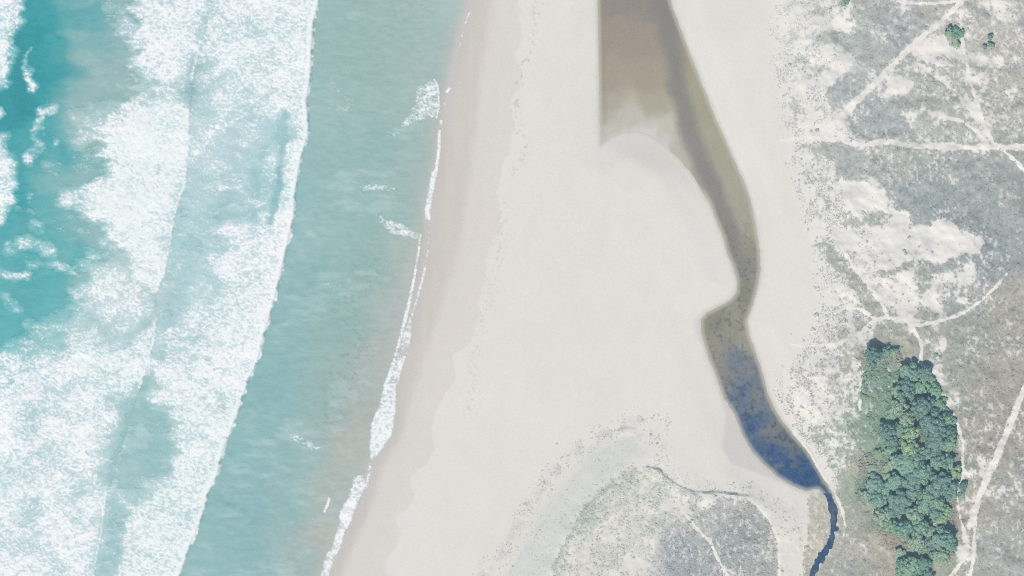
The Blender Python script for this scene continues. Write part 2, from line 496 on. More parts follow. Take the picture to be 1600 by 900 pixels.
    sp = sp + .25 * blob(U, V, 985, 880, 26, 12, .6) + .18 * stroke(U, V, [(1046, 775), (1066, 795), (1080, 815)], 12, 8)
    B = B + (sp - B) * spit
    arc = [(730, 930), (780, 868), (815, 815), (850, 760), (880, 722), (920, 690), (955, 672), (1000, 655), (1030, 660), (1028, 700)]
    B = B - 0.30 * stroke(U, V, arc, 11, 10) * (1 - spit) * (B > .9)
    B = B - 0.20 * poly(U, V, [(780, 930), (860, 780), (930, 700), (990, 672), (1010, 700), (940, 760), (850, 890), (846, 930)], 12) * (1 - spit)
    B = B - 0.16 * poly(U, V, [(1038, 742), (1060, 735), (1180, 752), (1230, 790), (1262, 850), (1250, 1110), (1222, 1110), (1205, 805), (1160, 772)], 9)
    bank = poly(U, V, [(1262, 772), (1282, 770), (1292, 800), (1294, 830), (1278, 866), (1262, 905), (1255, 1110), (1235, 1110), (1248, 890), (1262, 850), (1266, 810)], 7)
    B = B + (0.16 - B) * bank
    rs = river_sd(U, V)
    B = B + 0.4 * (1 - ss(2, 12, rs)) * (V < 760)
    return B


SCRUB_TONES = [  # closed ground cover as seen, by place
    (1230, 40, 198, 203, 199), (1310, 70, 172, 180, 178), (1400, 60, 168, 174, 176), (1480, 30, 175, 178, 175), (1580, 60, 176, 178, 175),
    (1320, 130, 168, 176, 177), (1380, 190, 164, 172, 174), (1450, 160, 170, 175, 172), (1560, 150, 170, 173, 168), (1245, 170, 182, 186, 182),
    (1250, 260, 176, 184, 180), (1330, 260, 170, 177, 177), (1400, 250, 168, 174, 172), (1500, 280, 160, 168, 168), (1580, 300, 158, 165, 165),
    (1450, 305, 152, 164, 166), (1540, 340, 150, 160, 164), (1540, 400, 150, 160, 165), (1580, 480, 164, 164, 159), (1500, 450, 160, 167, 168),
    (1300, 400, 166, 173, 168), (1340, 450, 166, 170, 166), (1300, 490, 172, 178, 175), (1320, 550, 174, 177, 172), (1410, 540, 165, 168, 160),
    (1480, 550, 162, 167, 164), (1560, 600, 163, 162, 156), (1540, 680, 163, 161, 156), (1590, 800, 166, 168, 166), (1560, 860, 164, 170, 168),
    (1500, 800, 166, 164, 158), (1380, 600, 132, 161, 147), (1362, 640, 142, 164, 150), (1400, 650, 130, 159, 142), (1370, 700, 134, 160, 145), (1362, 670, 138, 162, 148), (1355, 765, 140, 160, 147), (1375, 800, 138, 158, 144), (1450, 740, 135, 155, 138), (1345, 720, 166, 170, 162),
    (1350, 800, 158, 164, 154), (1380, 860, 172, 168, 160), (1340, 860, 172, 172, 168), (1320, 890, 162, 168, 166), (1460, 860, 150, 160, 148),
    (1440, 880, 150, 160, 148), (1270, 840, 186, 185, 174), (1280, 790, 188, 187, 178), (1290, 620, 178, 180, 176), (1150, 850, 158, 166, 168), (1060, 860, 160, 168, 174),
    (1110, 800, 172, 178, 178), (980, 800, 203, 206, 197), (930, 850, 204, 207, 198), (1000, 860, 200, 203, 198), (900, 890, 198, 203, 196), (960, 780, 200, 204, 196), (854, 890, 184, 193, 187), (870, 862, 178, 188, 182), (890, 828, 176, 187, 181), (910, 796, 176, 186, 180), (932, 768, 178, 187, 181), (956, 748, 180, 188, 182), (1020, 760, 198, 203, 196), (1050, 790, 196, 200, 196), (1430, 700, 140, 160, 145)]
SAND_DRY = np.array([223.5, 221.5, 214.]); SAND_BRIGHT = np.array([229, 228, 222.]); SAND_DAMP = np.array([216, 212, 205.]); SAND_WET = np.array([204, 200, 192.])


def ground_look(U, V):
    """colour of the ground as seen, plus closed-scrub amount (0..1) and bare sand field"""
    n1 = fbm(U / 130, V / 130, 4, 3); n2 = fbm(U / 26, V / 40, 4, 8); n3 = fbm(U / 5, V / 5, 3, 12)
    c = np.broadcast_to(SAND_DRY, np.shape(U) + (3,)).copy()
    c = c + ((n1 - .5) * 4)[..., None] * np.array([.8, .9, 1.1]) + ((n2 - .5) * 3 + (n3 - .5) * 2)[..., None]
    wob = (fbm(U / 18, V / 18, 3, 21) - .5)
    dt = U - TIDELINE(V) + wob * 12
    wig = np.abs(((fbm(U / 30, V / 22, 2, 5) * 3) % 1) - .5)
    # above the last tide the sand dries in scalloped steps
    c = mix(c, np.array([224, 221, 215.]), (1 - ss(0, 60, dt)) * .8)
    c = mix(c, SAND_DAMP + 1.5, 1 - ss(-1.5, 1.5, dt))
    step2 = U - (TIDELINE(V + 14) - 22 + (fbm(U / 40, V / 25, 3, 29) - .5) * 26)
    c = mix(c, SAND_DAMP - 1, (1 - ss(-6, 6, step2)) * .7)
    dw = U - WETLINE(V) + wob * 7
    c = mix(c, SAND_WET + np.array([2, 1.5, 1.5]), 1 - ss(-9, 9, dw))
    c = mix(c, np.array([199, 196, 191.]), 1 - ss(4, 30, U - WATERLINE(V)))
    streak = fbm(U / 5, V / 160, 3, 44)
    c = c + ((streak - .5) * 3.5 * (1 - ss(0, 20, dw)))[..., None]
    wr = stroke(U, V, [(842, 0), (838, 26), (830, 88), (818, 100), (806, 150), (808, 200), (824, 245), (800, 270)], 6, 6) + .6 * stroke(U, V, [(790, 320), (770, 440), (745, 540), (735, 645)], 9, 8)
    c = c - (21 * wr * ss(.70, .82, fbm(U / 3.2, V / 3.2, 2, 47)))[..., None]
    c = c + ((fbm((U + .4 * V) / 5, (V - .4 * U) / 60, 3, 48) - .5) * 2 * ss(.5, .7, fbm(U / 70, V / 50, 2, 49)))[..., None]
    # damp sand beside the river
    rs = river_sd(U, V)
    rsw = rs + (fbm(U / 20, V / 20, 3, 61) - .5) * 10
    damp = (1 - ss(0, 11, rsw)) * (V < 775) * .35
    damp = np.maximum(damp, .85 * poly(U, V, [(1104, 570), (1120, 600), (1134, 650), (1128, 700), (1142, 724), (1205, 748), (1235, 760), (1160, 680), (1120, 600)], 4))
    damp = np.maximum(damp, .55 * poly(U, V, [(940, 228), (965, 240), (1000, 262), (1050, 275), (1090, 300), (1070, 255), (1030, 215), (990, 198), (955, 205)], 16))
    damp = np.maximum(damp, .6 * poly(U, V, [(1086, 520), (1085, 500), (1096, 486), (1145, 462), (1150, 470), (1110, 490), (1096, 505), (1110, 570)], 4))
    c = mix(c, np.array([206, 205, 200.]), np.clip(damp, 0, 1))
    c = mix(c, np.array([226, 225, 220.]), .5 * stroke(U, V, [(1072, 40), (1112, 145), (1132, 195), (1152, 240), (1168, 280), (1184, 335)], 2.2, 1.5))
    c = mix(c, np.array([196, 194, 184.]), (1 - ss(-1.0, 6.0, rs)) * .8)
    # scrub
    B = bare_field(U, V)
    nb = .42 * fbm(U / 24, V / 24, 4, 51, .6) + .34 * fbm(U / 6.5, V / 6.5, 3, 52, .6) + .24 * fbm(U / 3, V / 3, 2, 53)
    out = np.maximum(np.maximum(480 - U, U - 1740), np.maximum(-150 - V, V - 1050))
    hf = 1 - ss(0, 60, out)
    nb = np.clip((nb - .5) * 1.5 * hf + .5, 0, 1)
    tr = track_cover(U, V)
    veg = ss(-.15, .20, nb - B) * (1 - tr)
    land = (U > TIDELINE(V) + 40)
    veg = veg * land
    tone = idw(U, V, SCRUB_TONES, 3.5, 16) + np.array([1., -.5, -4.])
    inl = ss(-10, 40, U - DUNE_EDGE(V)) * (V < 1000)
    c = mix(c, SAND_BRIGHT - 1, np.maximum(inl * .75, 0) * (rs > 6))
    c = mix(c, np.array([231, 229, 222.]), tr * .8)
    lit = fbm(U / 9, V / 9, 4, 71)
    lit = .5 + (lit - .5) * hf
    soil = tone + 8 + ((lit - .5) * 16)[..., None] + ((vn(U / 2.6, V / 2.6, 75) - .5) * 12 * hf)[..., None]
    fl = ss(.62, .82, fbm(U / 4.0, V / 5.5, 3, 76)) * (.25 + .75 * ss(.35, .6, fbm(U / 45, V / 45, 2, 77)))
    soil = mix(soil, np.array([224, 223, 218.]), .8 * fl * hf)
    sheet = poly(U, V, [(770, 940), (850, 790), (920, 705), (985, 676), (1012, 705), (955, 745), (885, 830), (846, 940)], 14)
    c = mix(c, np.array([210, 213, 206.]), .85 * sheet)
    arcs = [(730, 930), (780, 868), (815, 815), (850, 760), (880, 722), (920, 690), (955, 672), (1000, 657)]
    arcn = fbm(U / 8, V / 8, 3, 65)
    c = mix(c, np.array([203, 205, 200.]), .75 * stroke(U, V, arcs, 7, 7) * ss(.35, .7, arcn))
    c = mix(c, np.array([206, 208, 203.]), .6 * stroke(U, V, [(p[0] + 26, p[1] + 14) for p in arcs], 3, 3) * ss(.3, .6, arcn))
    c = mix(c, soil, veg)
    return c, veg, B, tone, rs, tr


def land_z(U, V, rs=None):
    if rs is None:
        rs = river_sd(U, V)
    d = U - WATERLINE(V)
    z = np.where(d < 0, d * 0.0075, 0)
    z = np.maximum(z, -4.0)
    z = z + np.where(d > 0, 0.0075 * np.minimum(d, 150) + 0.0015 * np.clip(d - 150, 0, 200), 0)
    dune = ss(0, 70, U - DUNE_EDGE(V))
    spit = poly(U, V, [(800, 960), (870, 820), (950, 720), (1010, 705), (1050, 745), (1180, 765), (1240, 830), (1240, 960)], 45)
    hum = fbm(U / 60, V / 60, 4, 81) * 2.2 + fbm(U / 17, V / 17, 3, 83) * .55
    z = z + np.maximum(dune, spit * .6) * (hum - .4)
    z = z + .022 * (fbm(U / 9, V / 9, 3, 85) - .5) * ss(20, 120, d)
    bank = np.clip(rs, -40, 60)
    zr = np.where(bank < 0, RIVER_Z + bank * .03, RIVER_Z + bank * .012)
    k = 1 - ss(25, 60, rs)
    z = z * (1 - k) + np.minimum(z + .2, zr) * k
    # little eroded scarps: ground stands higher on their inland side
    for pts, w, hgt, drop in ((SCARP, 26, .95, 1), (SCARP2, 16, .35, 1)):
        xs = np.array([p[0] for p in pts], float); ys = np.array([p[1] for p in pts], float)
        below = V - np.interp(U, xs, ys)
        along = ss(xs[0] - 6, xs[0] + 6, U) * (1 - ss(xs[-1] - 10, xs[-1] + 6, U)) * (.5 + .5 * ss(.3, .6, vn(U / 13, U * 0, 87)))
        z = z + hgt * along * ss(-1.2, 1.2, below) * (1 - ss(5, w, below))
    return z


# ------------------------------------------------------------------ ground
gu = axis(480, 1740, 1.95, -9000, 11000)
gv = axis(-150, 1050, 1.95, -8000, 9000)
GU, GV = np.meshgrid(gu, gv)
col, VEG, BARE, TONE, RSD, TRK = ground_look(GU, GV)
GZ = land_z(GU, GV, RSD)
gvert = np.stack([to_x(GU), to_y(GV), GZ], -1).reshape(-1, 3)
gcol = alb(col).reshape(-1, 3)
gface = grid_faces(len(gu), len(gv))
cu = .25 * (GU[:-1, :-1] + GU[1:, :-1] + GU[:-1, 1:] + GU[1:, 1:]).ravel()
cv = .25 * (GV[:-1, :-1] + GV[1:, :-1] + GV[:-1, 1:] + GV[1:, 1:]).ravel()
wob_c = (fbm(cu / 18, cv / 18, 3, 21) - .5) * 12
is_wet = cu - TIDELINE(cv) + wob_c < 0
spit_c = poly_sd(cu, cv, [(846, 2600), (862, 880), (905, 800), (958, 745), (1010, 726), (1062, 760), (1165, 776), (1212, 828), (1222, 870), (1222, 2600)]) < 0
is_dune = ((cu > DUNE_EDGE(cv)) & ~((cu < 1262) & (cv > 735))) | spit_c
for nm, keep in (('wet_sand', is_wet), ('sand_beach', ~is_wet & ~is_dune), ('dune_ground', ~is_wet & is_dune)):
    tag(add(nm, sub_mesh(nm, gvert, gface, keep, M_SAND, gcol)), kind='structure')


def ground_at(u, v):
    u = np.atleast_1d(np.asarray(u, float)); v = np.atleast_1d(np.asarray(v, float))
    i = np.clip(np.searchsorted(gu, u) - 1, 0, len(gu) - 2); j = np.clip(np.searchsorted(gv, v) - 1, 0, len(gv) - 2)
    a = (u - gu[i]) / (gu[i + 1] - gu[i]); b = (v - gv[j]) / (gv[j + 1] - gv[j])
    return (GZ[j, i] * (1 - a) + GZ[j, i + 1] * a) * (1 - b) + (GZ[j + 1, i] * (1 - a) + GZ[j + 1, i + 1] * a) * b


# ------------------------------------------------------------------ tracks: thin sheets of trodden sand on the ground
for nm, p in TRACKS:
    xs = [k[0] for k in p]; ys = [k[1] for k in p]
    tu = np.arange(min(xs) - 12, max(xs) + 12, 1.25); tv = np.arange(min(ys) - 12, max(ys) + 12, 1.25)
    TU, TV = np.meshgrid(tu, tv)
    d, w = seg_dist(TU, TV, p, [k[2] for k in p])
    w = w * track_wid(TU, TV)
    wob = (fbm(TU / 9, TV / 9, 3, 91) - .5) * 5 + (vn(TU / 3, TV / 3, 92) - .5) * 1.6
    inside = d - w * .5 + wob * .5
    f = grid_faces(len(tu), len(tv))
    ins = inside.ravel()[f]
    keep = ins.min(1) < 0
    tz = ground_at(TU.ravel(), TV.ravel()) + .035 - .03 * ss(0, 1.5, inside.ravel())
    tone = np.array([230, 228, 221.]) + ((fbm(TU / 7, TV / 7, 3, 95) - .5) * 10)[..., None]
    me = sub_mesh(nm, np.stack([to_x(TU).ravel(), to_y(TV).ravel(), tz], -1), f, keep, M_TRACK, alb(tone).reshape(-1, 3))
    tag(add(nm, me), kind='structure')

# ------------------------------------------------------------------ river
ru = np.arange(900, 1325, 1.75); rv = np.arange(-130, 1030, 1.75)
RU, RV = np.meshgrid(ru, rv)
rs = poly_sd(RU, RV, RIVER)
wu = RU + (fbm(RU / 28, RV / 28, 3, 101) - .5) * 18; wv = RV + (fbm(RU / 28, RV / 28, 3, 102) - .5) * 18
RIVER_TONES = [(950, 0, 149, 142, 134), (1000, 0, 150, 143, 135), (960, 60, 160, 151, 137), (1005, 70, 161, 151, 137), (960, 120, 168, 159, 142), (1010, 120, 167, 158, 140),
               (960, 165, 176, 171, 154), (1020, 165, 174, 168, 150), (955, 195, 196, 193, 181), (955, 215, 204, 202, 196), (990, 185, 194, 191, 178), (995, 206, 209, 208, 202), (1035, 200, 195, 192, 178), (1030, 226, 208, 207, 201), (1012, 212, 209, 208, 202), (1062, 240, 188, 185, 170),
               (1075, 110, 165, 161, 138), (1100, 175, 166, 163, 141), (1125, 230, 168, 165, 144), (1150, 290, 168, 166, 147), (1165, 350, 166, 164, 147),
               (1105, 300, 170, 167, 151), (1140, 380, 150, 147, 132), (1172, 420, 146, 145, 133), (1165, 460, 138, 138, 123), (1150, 490, 152, 150, 134), (1115, 505, 140, 140, 126),
               (1135, 520, 150, 148, 134), (1165, 530, 160, 158, 142), (1115, 545, 148, 146, 132), (1150, 560, 122, 130, 140), (1175, 575, 128, 134, 140), (1130, 590, 140, 141, 133),
               (1160, 620, 106, 122, 142), (1188, 622, 126, 131, 134), (1180, 660, 88, 109, 139), (1215, 676, 124, 127, 130), (1232, 698, 116, 121, 126), (1200, 705, 76, 101, 138), (1222, 715, 78, 102, 138), (1240, 735, 68, 96, 136), (1265, 752, 66, 93, 133),
               (1292, 780, 74, 96, 128), (1303, 820, 76, 96, 124), (1285, 865, 74, 96, 124), (1266, 900, 66, 88, 120)]
rc = idw(wu, wv, RIVER_TONES, 4, 8)
chan = boxed(lambda a, b: seg_dist(a, b, [(1035, -60), (1040, 20), (1052, 80), (1060, 140), (1076, 200), (1096, 255), (1118, 300), (1134, 345), (1146, 385), (1162, 425)]), RU + (wu - RU) * .3, RV + (wv - RV) * .3, [(1020, -60), (1170, 430)], 60, 200) + 0 * wu
chw = np.interp(RV, [0, 60, 130, 250, 430], [22, 16, 15, 14, 9])
rc = mix(rc, np.array([139, 136, 132.]), .85 * (1 - ss(chw * .3, chw * 1.7, chan)))
rc = mix(rc, np.array([148, 144, 120.]), .35 * stroke(RU, RV, [(938, 10), (941, 120), (944, 190)], 5, 4))
weed = ss(.70, .82, fbm(RU / 5, RV / 5, 3, 111)) * ss(300, 430, RV) * (1 - ss(770, 800, RV)) * ss(-2, -8, rs * 1.0)
rc = mix(rc, np.array([100, 108, 108.]), .45 * weed)
mott = fbm(RU / 14, RV / 14, 5, 113, .65)
rc = mix(rc, np.array([128, 130, 128.]), .5 * ss(.58, .85, mott) * ss(530, 600, RV))
rc = mix(rc, np.array([58, 78, 104.]), .45 * ss(.55, .8, fbm(RU / 6, RV / 6, 4, 114, .65)) * ss(560, 620, RV))
rc = rc + ((fbm(RU / 5, RV / 8, 3, 115) - .5) * (3 + 6 * ss(350, 520, RV)))[..., None]
shore = np.where(RV < 770, 1 - ss(-15, -1, rs + (RU < 1130) * 2.0), 1 - ss(-3, -.5, rs))
shore = 1 - np.where(RV < 770, ss(0, 10, -rs), ss(0, 2.5, -rs))
lip = poly(RU, RV, [(945, 240), (950, 190), (985, 180), (1030, 195), (1110, 290), (1090, 300)], 12)
rc = mix(rc, np.array([164, 161, 138.]), .38 * np.clip(shore * 1.5, 0, 1) * (RV < 780) * (1 - lip))
rc = mix(rc, np.array([202, 200, 190.]), np.clip(shore * 1.5 - .5, 0, 1) * (RV < 780) * .6 * (1 - lip))
rf = grid_faces(len(ru), len(rv))
keep = rs.ravel()[rf].min(1) < 5
tag(add('river_water', sub_mesh('river_water', np.stack([to_x(RU).ravel(), to_y(RV).ravel(), np.full(RU.size, RIVER_Z)], -1), rf, keep, M_RIVER, alb(rc).reshape(-1, 3))), kind='structure')

# ------------------------------------------------------------------ sea
SEA_TONES = [(60, 60, 60, 157, 162), (30, 160, 54, 150, 157), (50, 120, 56, 154, 160), (90, 90, 80, 165, 169), (25, 100, 54, 152, 158), (70, 220, 84, 170, 174), (30, 300, 74, 166, 172), (120, 30, 108, 174, 177), (60, 420, 96, 176, 178), (110, 400, 98, 178, 180), (30, 500, 100, 178, 180), (80, 330, 108, 178, 180),
             (160, 100, 150, 186, 184), (140, 200, 152, 186, 184), (170, 120, 160, 187, 184), (110, 280, 140, 186, 186), (190, 40, 152, 186, 186), (210, 150, 165, 192, 191), (150, 370, 150, 188, 188),
             (300, 250, 178, 206, 208), (350, 220, 178, 206, 210), (300, 380, 170, 204, 206), (320, 440, 172, 205, 208), (200, 430, 178, 200, 200), (180, 480, 182, 204, 204),
             (230, 690, 152, 193, 192), (240, 660, 158, 196, 195), (190, 730, 166, 200, 200), (160, 840, 165, 200, 200), (440, 300, 146, 192, 194), (430, 200, 168, 204, 206),
             (520, 30, 156, 188, 186), (560, 100, 156, 187, 185), (620, 60, 160, 188, 185), (680, 60, 164, 190, 188), (715, 20, 172, 198, 196), (690, 120, 164, 190, 188), (700, 90, 172, 190, 187), (520, 180, 160, 192, 190), (500, 250, 152, 188, 187), (600, 240, 152, 186, 185),
             (650, 270, 164, 188, 185), (640, 330, 158, 187, 184), (560, 330, 152, 187, 185), (490, 360, 158, 192, 191), (500, 430, 148, 186, 185), (580, 420, 150, 184, 182), (640, 400, 176, 190, 186), (610, 480, 176, 189, 185), (590, 560, 180, 188, 184), (540, 520, 150, 184, 182),
             (450, 520, 146, 185, 184), (430, 620, 142, 184, 183), (500, 620, 152, 184, 181), (565, 640, 176, 184, 180), (545, 700, 182, 187, 182), (470, 700, 154, 187, 185), (400, 700, 146, 187, 186), (380, 790, 142, 184, 184), (460, 790, 150, 186, 184),
             (510, 770, 176, 187, 182), (500, 830, 182, 187, 182), (470, 880, 164, 186, 182), (400, 880, 146, 185, 184), (320, 880, 150, 188, 187), (680, 160, 172, 191, 187), (664, 420, 190, 192, 187)]


def sea_look(U, V):
    wk = .25 + .75 * ss(120, 330, WATERLINE(V) - U)
    wu = U + (fbm(U / 60, V / 40, 3, 121) - .5) * 46 * wk; wv = V + (fbm(U / 60, V / 40, 3, 122) - .5) * 46 * wk
    c = idw(wu, wv, SEA_TONES, 3.4, 24)
    c = c - (ss(440, 520, U) * np.ones(np.shape(V)))[..., None] * np.array([-1., .5, 3.5])
    d = U - WATERLINE(V)
    silt = fbm(wu / 46, wv / 26, 4, 123)
    left = 1 - ss(170, 320, U)
    c = mix(c, np.array([160, 190, 187.]), np.clip(ss(.35, 1.0, silt) * .45 * ss(50, 120, U) * left, 0, 1))
    inner = ss(0, 25, U - FRONT_C(V)) * ss(8, 60, -d)
    t = U * 0.97 + V * .2
    milk = fbm(t / 34, (V - U * .1) / 10, 4, 124, .6) * ss(.3, .7, fbm(U / 110, V / 75, 3, 125))
    c = mix(c, np.array([190, 211, 210.]), np.clip(ss(.35, .80, milk) * .40, 0, 1) * inner)
    c = c + ((fbm(t / 14, V / 4.5, 3, 126) - .5) * 10)[..., None] * np.array([1, .8, .8])
    bed = ss(.62, .8, fbm(U / 5.5, V / 4, 3, 127)) * (stroke(U, V, [(575, 430), (545, 480), (560, 540), (535, 610), (515, 660)], 26, 20) + .7 * blob(U, V, 640, 10, 40, 20, .6))
    c = mix(c, np.array([140, 162, 158.]), np.clip(.45 * bed, 0, 1))
    # thin sheet of water running out over the wet sand
    thin = ss(-34 + 0 * V, -2, d)
    top = 1 - ss(90, 200, V)
    c = mix(c, np.array([190, 192, 187.]), thin * (.75 - .2 * top))
    c = mix(c, np.array([200, 197, 192.]), ss(-9, 0, d))
    return c


def sea_z(U, V):
    z = np.zeros(np.shape(U))
    for F, h, w in ((FRONT_C, .75, 70), (FRONT_B, .25, 60)):
        k = U - F(V)
        z = z + h * (1 - ss(-3, 2, k)) * ss(-w, -4, k)
    z = z + .16 * np.sin((U + .25 * V) / 16 + 3 * fbm(U / 70, V / 70, 2, 131)) * (1 - ss(-200, -10, U - FRONT_C(V)))
    z = z + .5 * np.exp(-((U - 18 - .02 * V) / 20) ** 2)
    z = z + .12 * (fbm(U / 9, V / 9, 3, 132) - .5) * (1 - ss(-60, -5, U - WATERLINE(V)))
    return z * (1 - ss(-50, -5, U - WATERLINE(V)))


su = axis(-130, 745, 2.5, -9000, 1200); sv = axis(-150, 1050, 2.5, -8000, 9000)
SU, SV = np.meshgrid(su, sv)
sf = grid_faces(len(su), len(sv))
scol = alb(sea_look(SU, SV)).reshape(-1, 3)
keep = ((SU - WATERLINE(SV)).ravel()[sf].min(1) < 6)
tag(add('sea_water', sub_mesh('sea_water', np.stack([to_x(SU).ravel(), to_y(SV).ravel(), sea_z(SU, SV).ravel()], -1), sf, keep, M_SEA, scol)), kind='structure')


# ------------------------------------------------------------------ foam
def surf_cover(U, V):
    """how much foam lies on the outer surf, 0..1+"""
    nick = (fbm(U / 9, V / 9, 3, 161) - .5) * 7
    k = U - FRONT_C(V) + nick
    b = U - FRONT_B(V) + nick * .8
    back = ss(4, 70, np.minimum(-k, np.where(b < 0, -b, 999)))   # seaward margins are drawn out into streaks
    U0, V0 = U, V
    U = U + back * ((fbm(U / 40, V / 15, 5, 162, .62) - .5) * 46 + (fbm(U / 60, V / 45, 3, 163) - .5) * 30) * (.12 + .88 * ss(80, 130, U))
    V = V + back * ((fbm(U0 / 40, V0 / 30, 3, 164) - .5) * 26 + (fbm(U0 / 9, V0 / 9, 3, 165) - .5) * 9) * (.2 + .8 * ss(80, 130, U0))
    n0 = (fbm(U0 / 12, V0 / 12, 3, 166) - .5) * 8
    D = np.zeros(np.shape(U))
    # bore C: dense behind its front, loosening seaward as far as bore B
    wC = np.interp(V, [0, 150, 200, 300, 420, 520, 640, 720, 800, 900], [170, 110, 24, 26, 80, 120, 80, 70, 95, 110])
    dens = .88 - .34 * ss(.2, 1.25, -k / wC)
    D = np.maximum(D, dens * (k < 0) * (1 - ss(wC * 1.0, wC * 2.0 + 60, -k)))
    D = np.maximum(D, (.50 - .13 * ss(150, 200, V) * (1 - ss(470, 520, V))) * (k < -5))
    D = np.maximum(D, 1.04 * (1 - ss(3, 8, np.abs(k + 5))))
    wd2 = np.interp(V, [0, 160, 175, 260, 330, 400, 900], [9, 8, 24, 20, 16, 28, 26])
    D = np.maximum(D, .96 * (k < 0) * (1 - ss(wd2 * .6, wd2 * 1.4, -k)))
    D = np.maximum(D, .80 * poly(U, V, [(330, 0), (470, 0), (470, 130), (420, 150), (330, 110), (308, 60)], 26))
    D = np.maximum(D, .50 * poly(U, V, [(345, 150), (410, 160), (400, 330), (330, 300), (310, 200)], 25))
    D = np.maximum(D, .86 * poly(U, V, [(345, 345), (440, 340), (420, 450), (370, 560), (300, 560), (320, 440)], 26))
    D = np.maximum(D, .78 * poly(U, V, [(250, 520), (390, 520), (350, 650), (275, 640), (240, 600)], 20))
    D = np.maximum(D, .92 * poly(U, V, [(270, 640), (365, 620), (330, 730), (300, 800), (262, 900), (190, 930), (200, 790), (265, 745)], 14))
    # openings where the water shows
    D = D * (1 - .85 * stroke(U0 + n0, V0 + n0 * .5, [(444, 178), (440, 235), (434, 290), (424, 345)], 7, 6))
    D = D * (1 - .35 * poly(U0 + n0, V0 + n0 * .5, [(292, 60), (312, 60), (306, 160), (286, 150)], 8))
    D = D * (1 - .33 * poly(U0 + n0, V0 + n0 * .5, [(270, 330), (340, 325), (340, 470), (255, 490), (245, 460), (268, 420)], 26))
    D = D * (1 - .25 * poly(U0 + n0, V0 + n0 * .5, [(355, 170), (400, 170), (420, 210), (400, 290), (370, 260)], 20))
    D = D * (1 - .80 * poly(U0 + n0, V0 + n0 * .5, [(196, 660), (222, 628), (262, 640), (268, 700), (270, 742), (225, 752), (196, 776), (178, 770), (190, 710)], 12))
    D = D * (1 - .55 * poly(U0 + n0, V0 + n0 * .5, [(170, 770), (200, 780), (200, 820), (185, 900), (160, 940), (150, 900), (166, 830)], 8))
    D = D * (1 - .45 * poly(U0 + n0, V0 + n0 * .5, [(165, 640), (200, 610), (240, 580), (235, 630), (195, 680), (180, 740), (165, 700)], 12))
    # bore B
    B = np.zeros(np.shape(U))
    B = np.maximum(B, .97 * poly(U, V, [(336, -200), (330, 5), (314, 60), (300, 100), (280, 126), (255, 132), (232, 118), (214, 105), (225, 84), (204, 66), (228, 44), (214, 20), (222, -200)], 20))
    B = np.maximum(B, 1.0 * poly(U, V, [(294, 160), (297, 235), (291, 285), (274, 338), (266, 392), (257, 435), (243, 458), (222, 440), (218, 425), (205, 400), (178, 384), (160, 365), (140, 335), (100, 315), (98, 300), (140, 300), (160, 280), (166, 235), (158, 205), (180, 185), (205, 160), (245, 150)], 20))
    B = np.maximum(B, .50 * poly(U, V, [(300, 90), (296, 160), (240, 165), (215, 130), (240, 110)], 14))
    B = np.maximum(B, .56 * poly(U, V, [(150, 400), (200, 400), (225, 430), (246, 470), (244, 500), (180, 560), (20, 590), (10, 548), (60, 512), (112, 482), (115, 455), (140, 440)], 24))
    B = np.maximum(B, .34 * poly(U, V, [(120, 170), (170, 170), (170, 260), (120, 250)], 26))
    B = np.maximum(B, .40 * poly(U, V, [(170, 5), (225, 0), (225, 70), (180, 60)], 24))
    B = np.maximum(B, .96 * poly(U, V, [(248, 500), (236, 560), (222, 600), (190, 600), (140, 565), (170, 545)], 10))
    B = np.maximum(B, .72 * poly(U, V, [(-240, 552), (0, 556), (40, 540), (100, 530), (180, 535), (235, 540), (225, 600), (190, 640), (165, 700), (168, 775), (162, 830), (146, 905), (110, 1110), (-240, 1110)], 26))
    B = np.maximum(B, .86 * poly(U, V, [(60, 600), (180, 590), (165, 640), (160, 700), (168, 775), (162, 830), (146, 905), (100, 905), (120, 760), (60, 700)], 26))
    B = np.maximum(B, .62 * ss(-14, -5, b) * (b < 0) * ss(-5, 20, V - 480) * (1 - ss(600, 630, V)))
    B = np.maximum(B, .66 * stroke(U, V, [(246, 585), (232, 620), (212, 655)], 3, 2.5))
    # breaker A at the left
    B = np.maximum(B, .80 * poly(U + n0, V, [(-240, -200), (36, -200), (37, 5), (30, 20), (36, 34), (22, 56), (12, 74), (14, 110), (10, 132), (-240, 140)], 12))
    B = np.maximum(B, .86 * poly(U, V, [(-240, 160), (6, 165), (11, 178), (0, 192), (-240, 200)], 5))
    B = np.maximum(B, .78 * poly(U + n0, V, [(-240, 205), (12, 208), (10, 225), (22, 248), (20, 265), (26, 292), (24, 310), (14, 330), (8, 355), (-240, 380)], 12))
    for pts, w, q in (([(50, 76), (42, 90), (40, 105)], 3, .62), ([(46, 110), (48, 125), (50, 136)], 5, .7), ([(82, 168), (66, 176), (60, 200)], 5, .72), ([(66, 226), (54, 238), (46, 250)], 5, .7),
                      ([(52, 205), (54, 216), (64, 222)], 3, .55), ([(88, 218), (90, 225)], 4, .6), ([(20, 75), (16, 95)], 6, .5), ([(15, 385), (60, 382), (95, 420), (120, 424)], 7, .56), ([(25, 375), (60, 390), (80, 395)], 4, .6), ([(0, 428), (40, 430)], 5, .6), ([(45, 410), (75, 414)], 5, .6),
                      ([(50, 330), (70, 360), (95, 350)], 8, .42), ([(80, 260), (85, 275)], 7, .45), ([(40, 505), (58, 512)], 5, .5), ([(0, 560), (40, 556)], 7, .6), ([(25, 325), (45, 335), (48, 305)], 4, .45), ([(10, 470), (25, 480)], 6, .4)):
        B = np.maximum(B, q * .85 * (.35 + .95 * fbm(U0 / 12, V0 / 7, 3, 167)) * stroke(U + n0, V + n0 * .6, pts, w * 1.2, w * 1.7))
    B = np.maximum(B, .80 * (1 - ss(0, 14, -b)) * (1 - ss(118, 140, V0)))
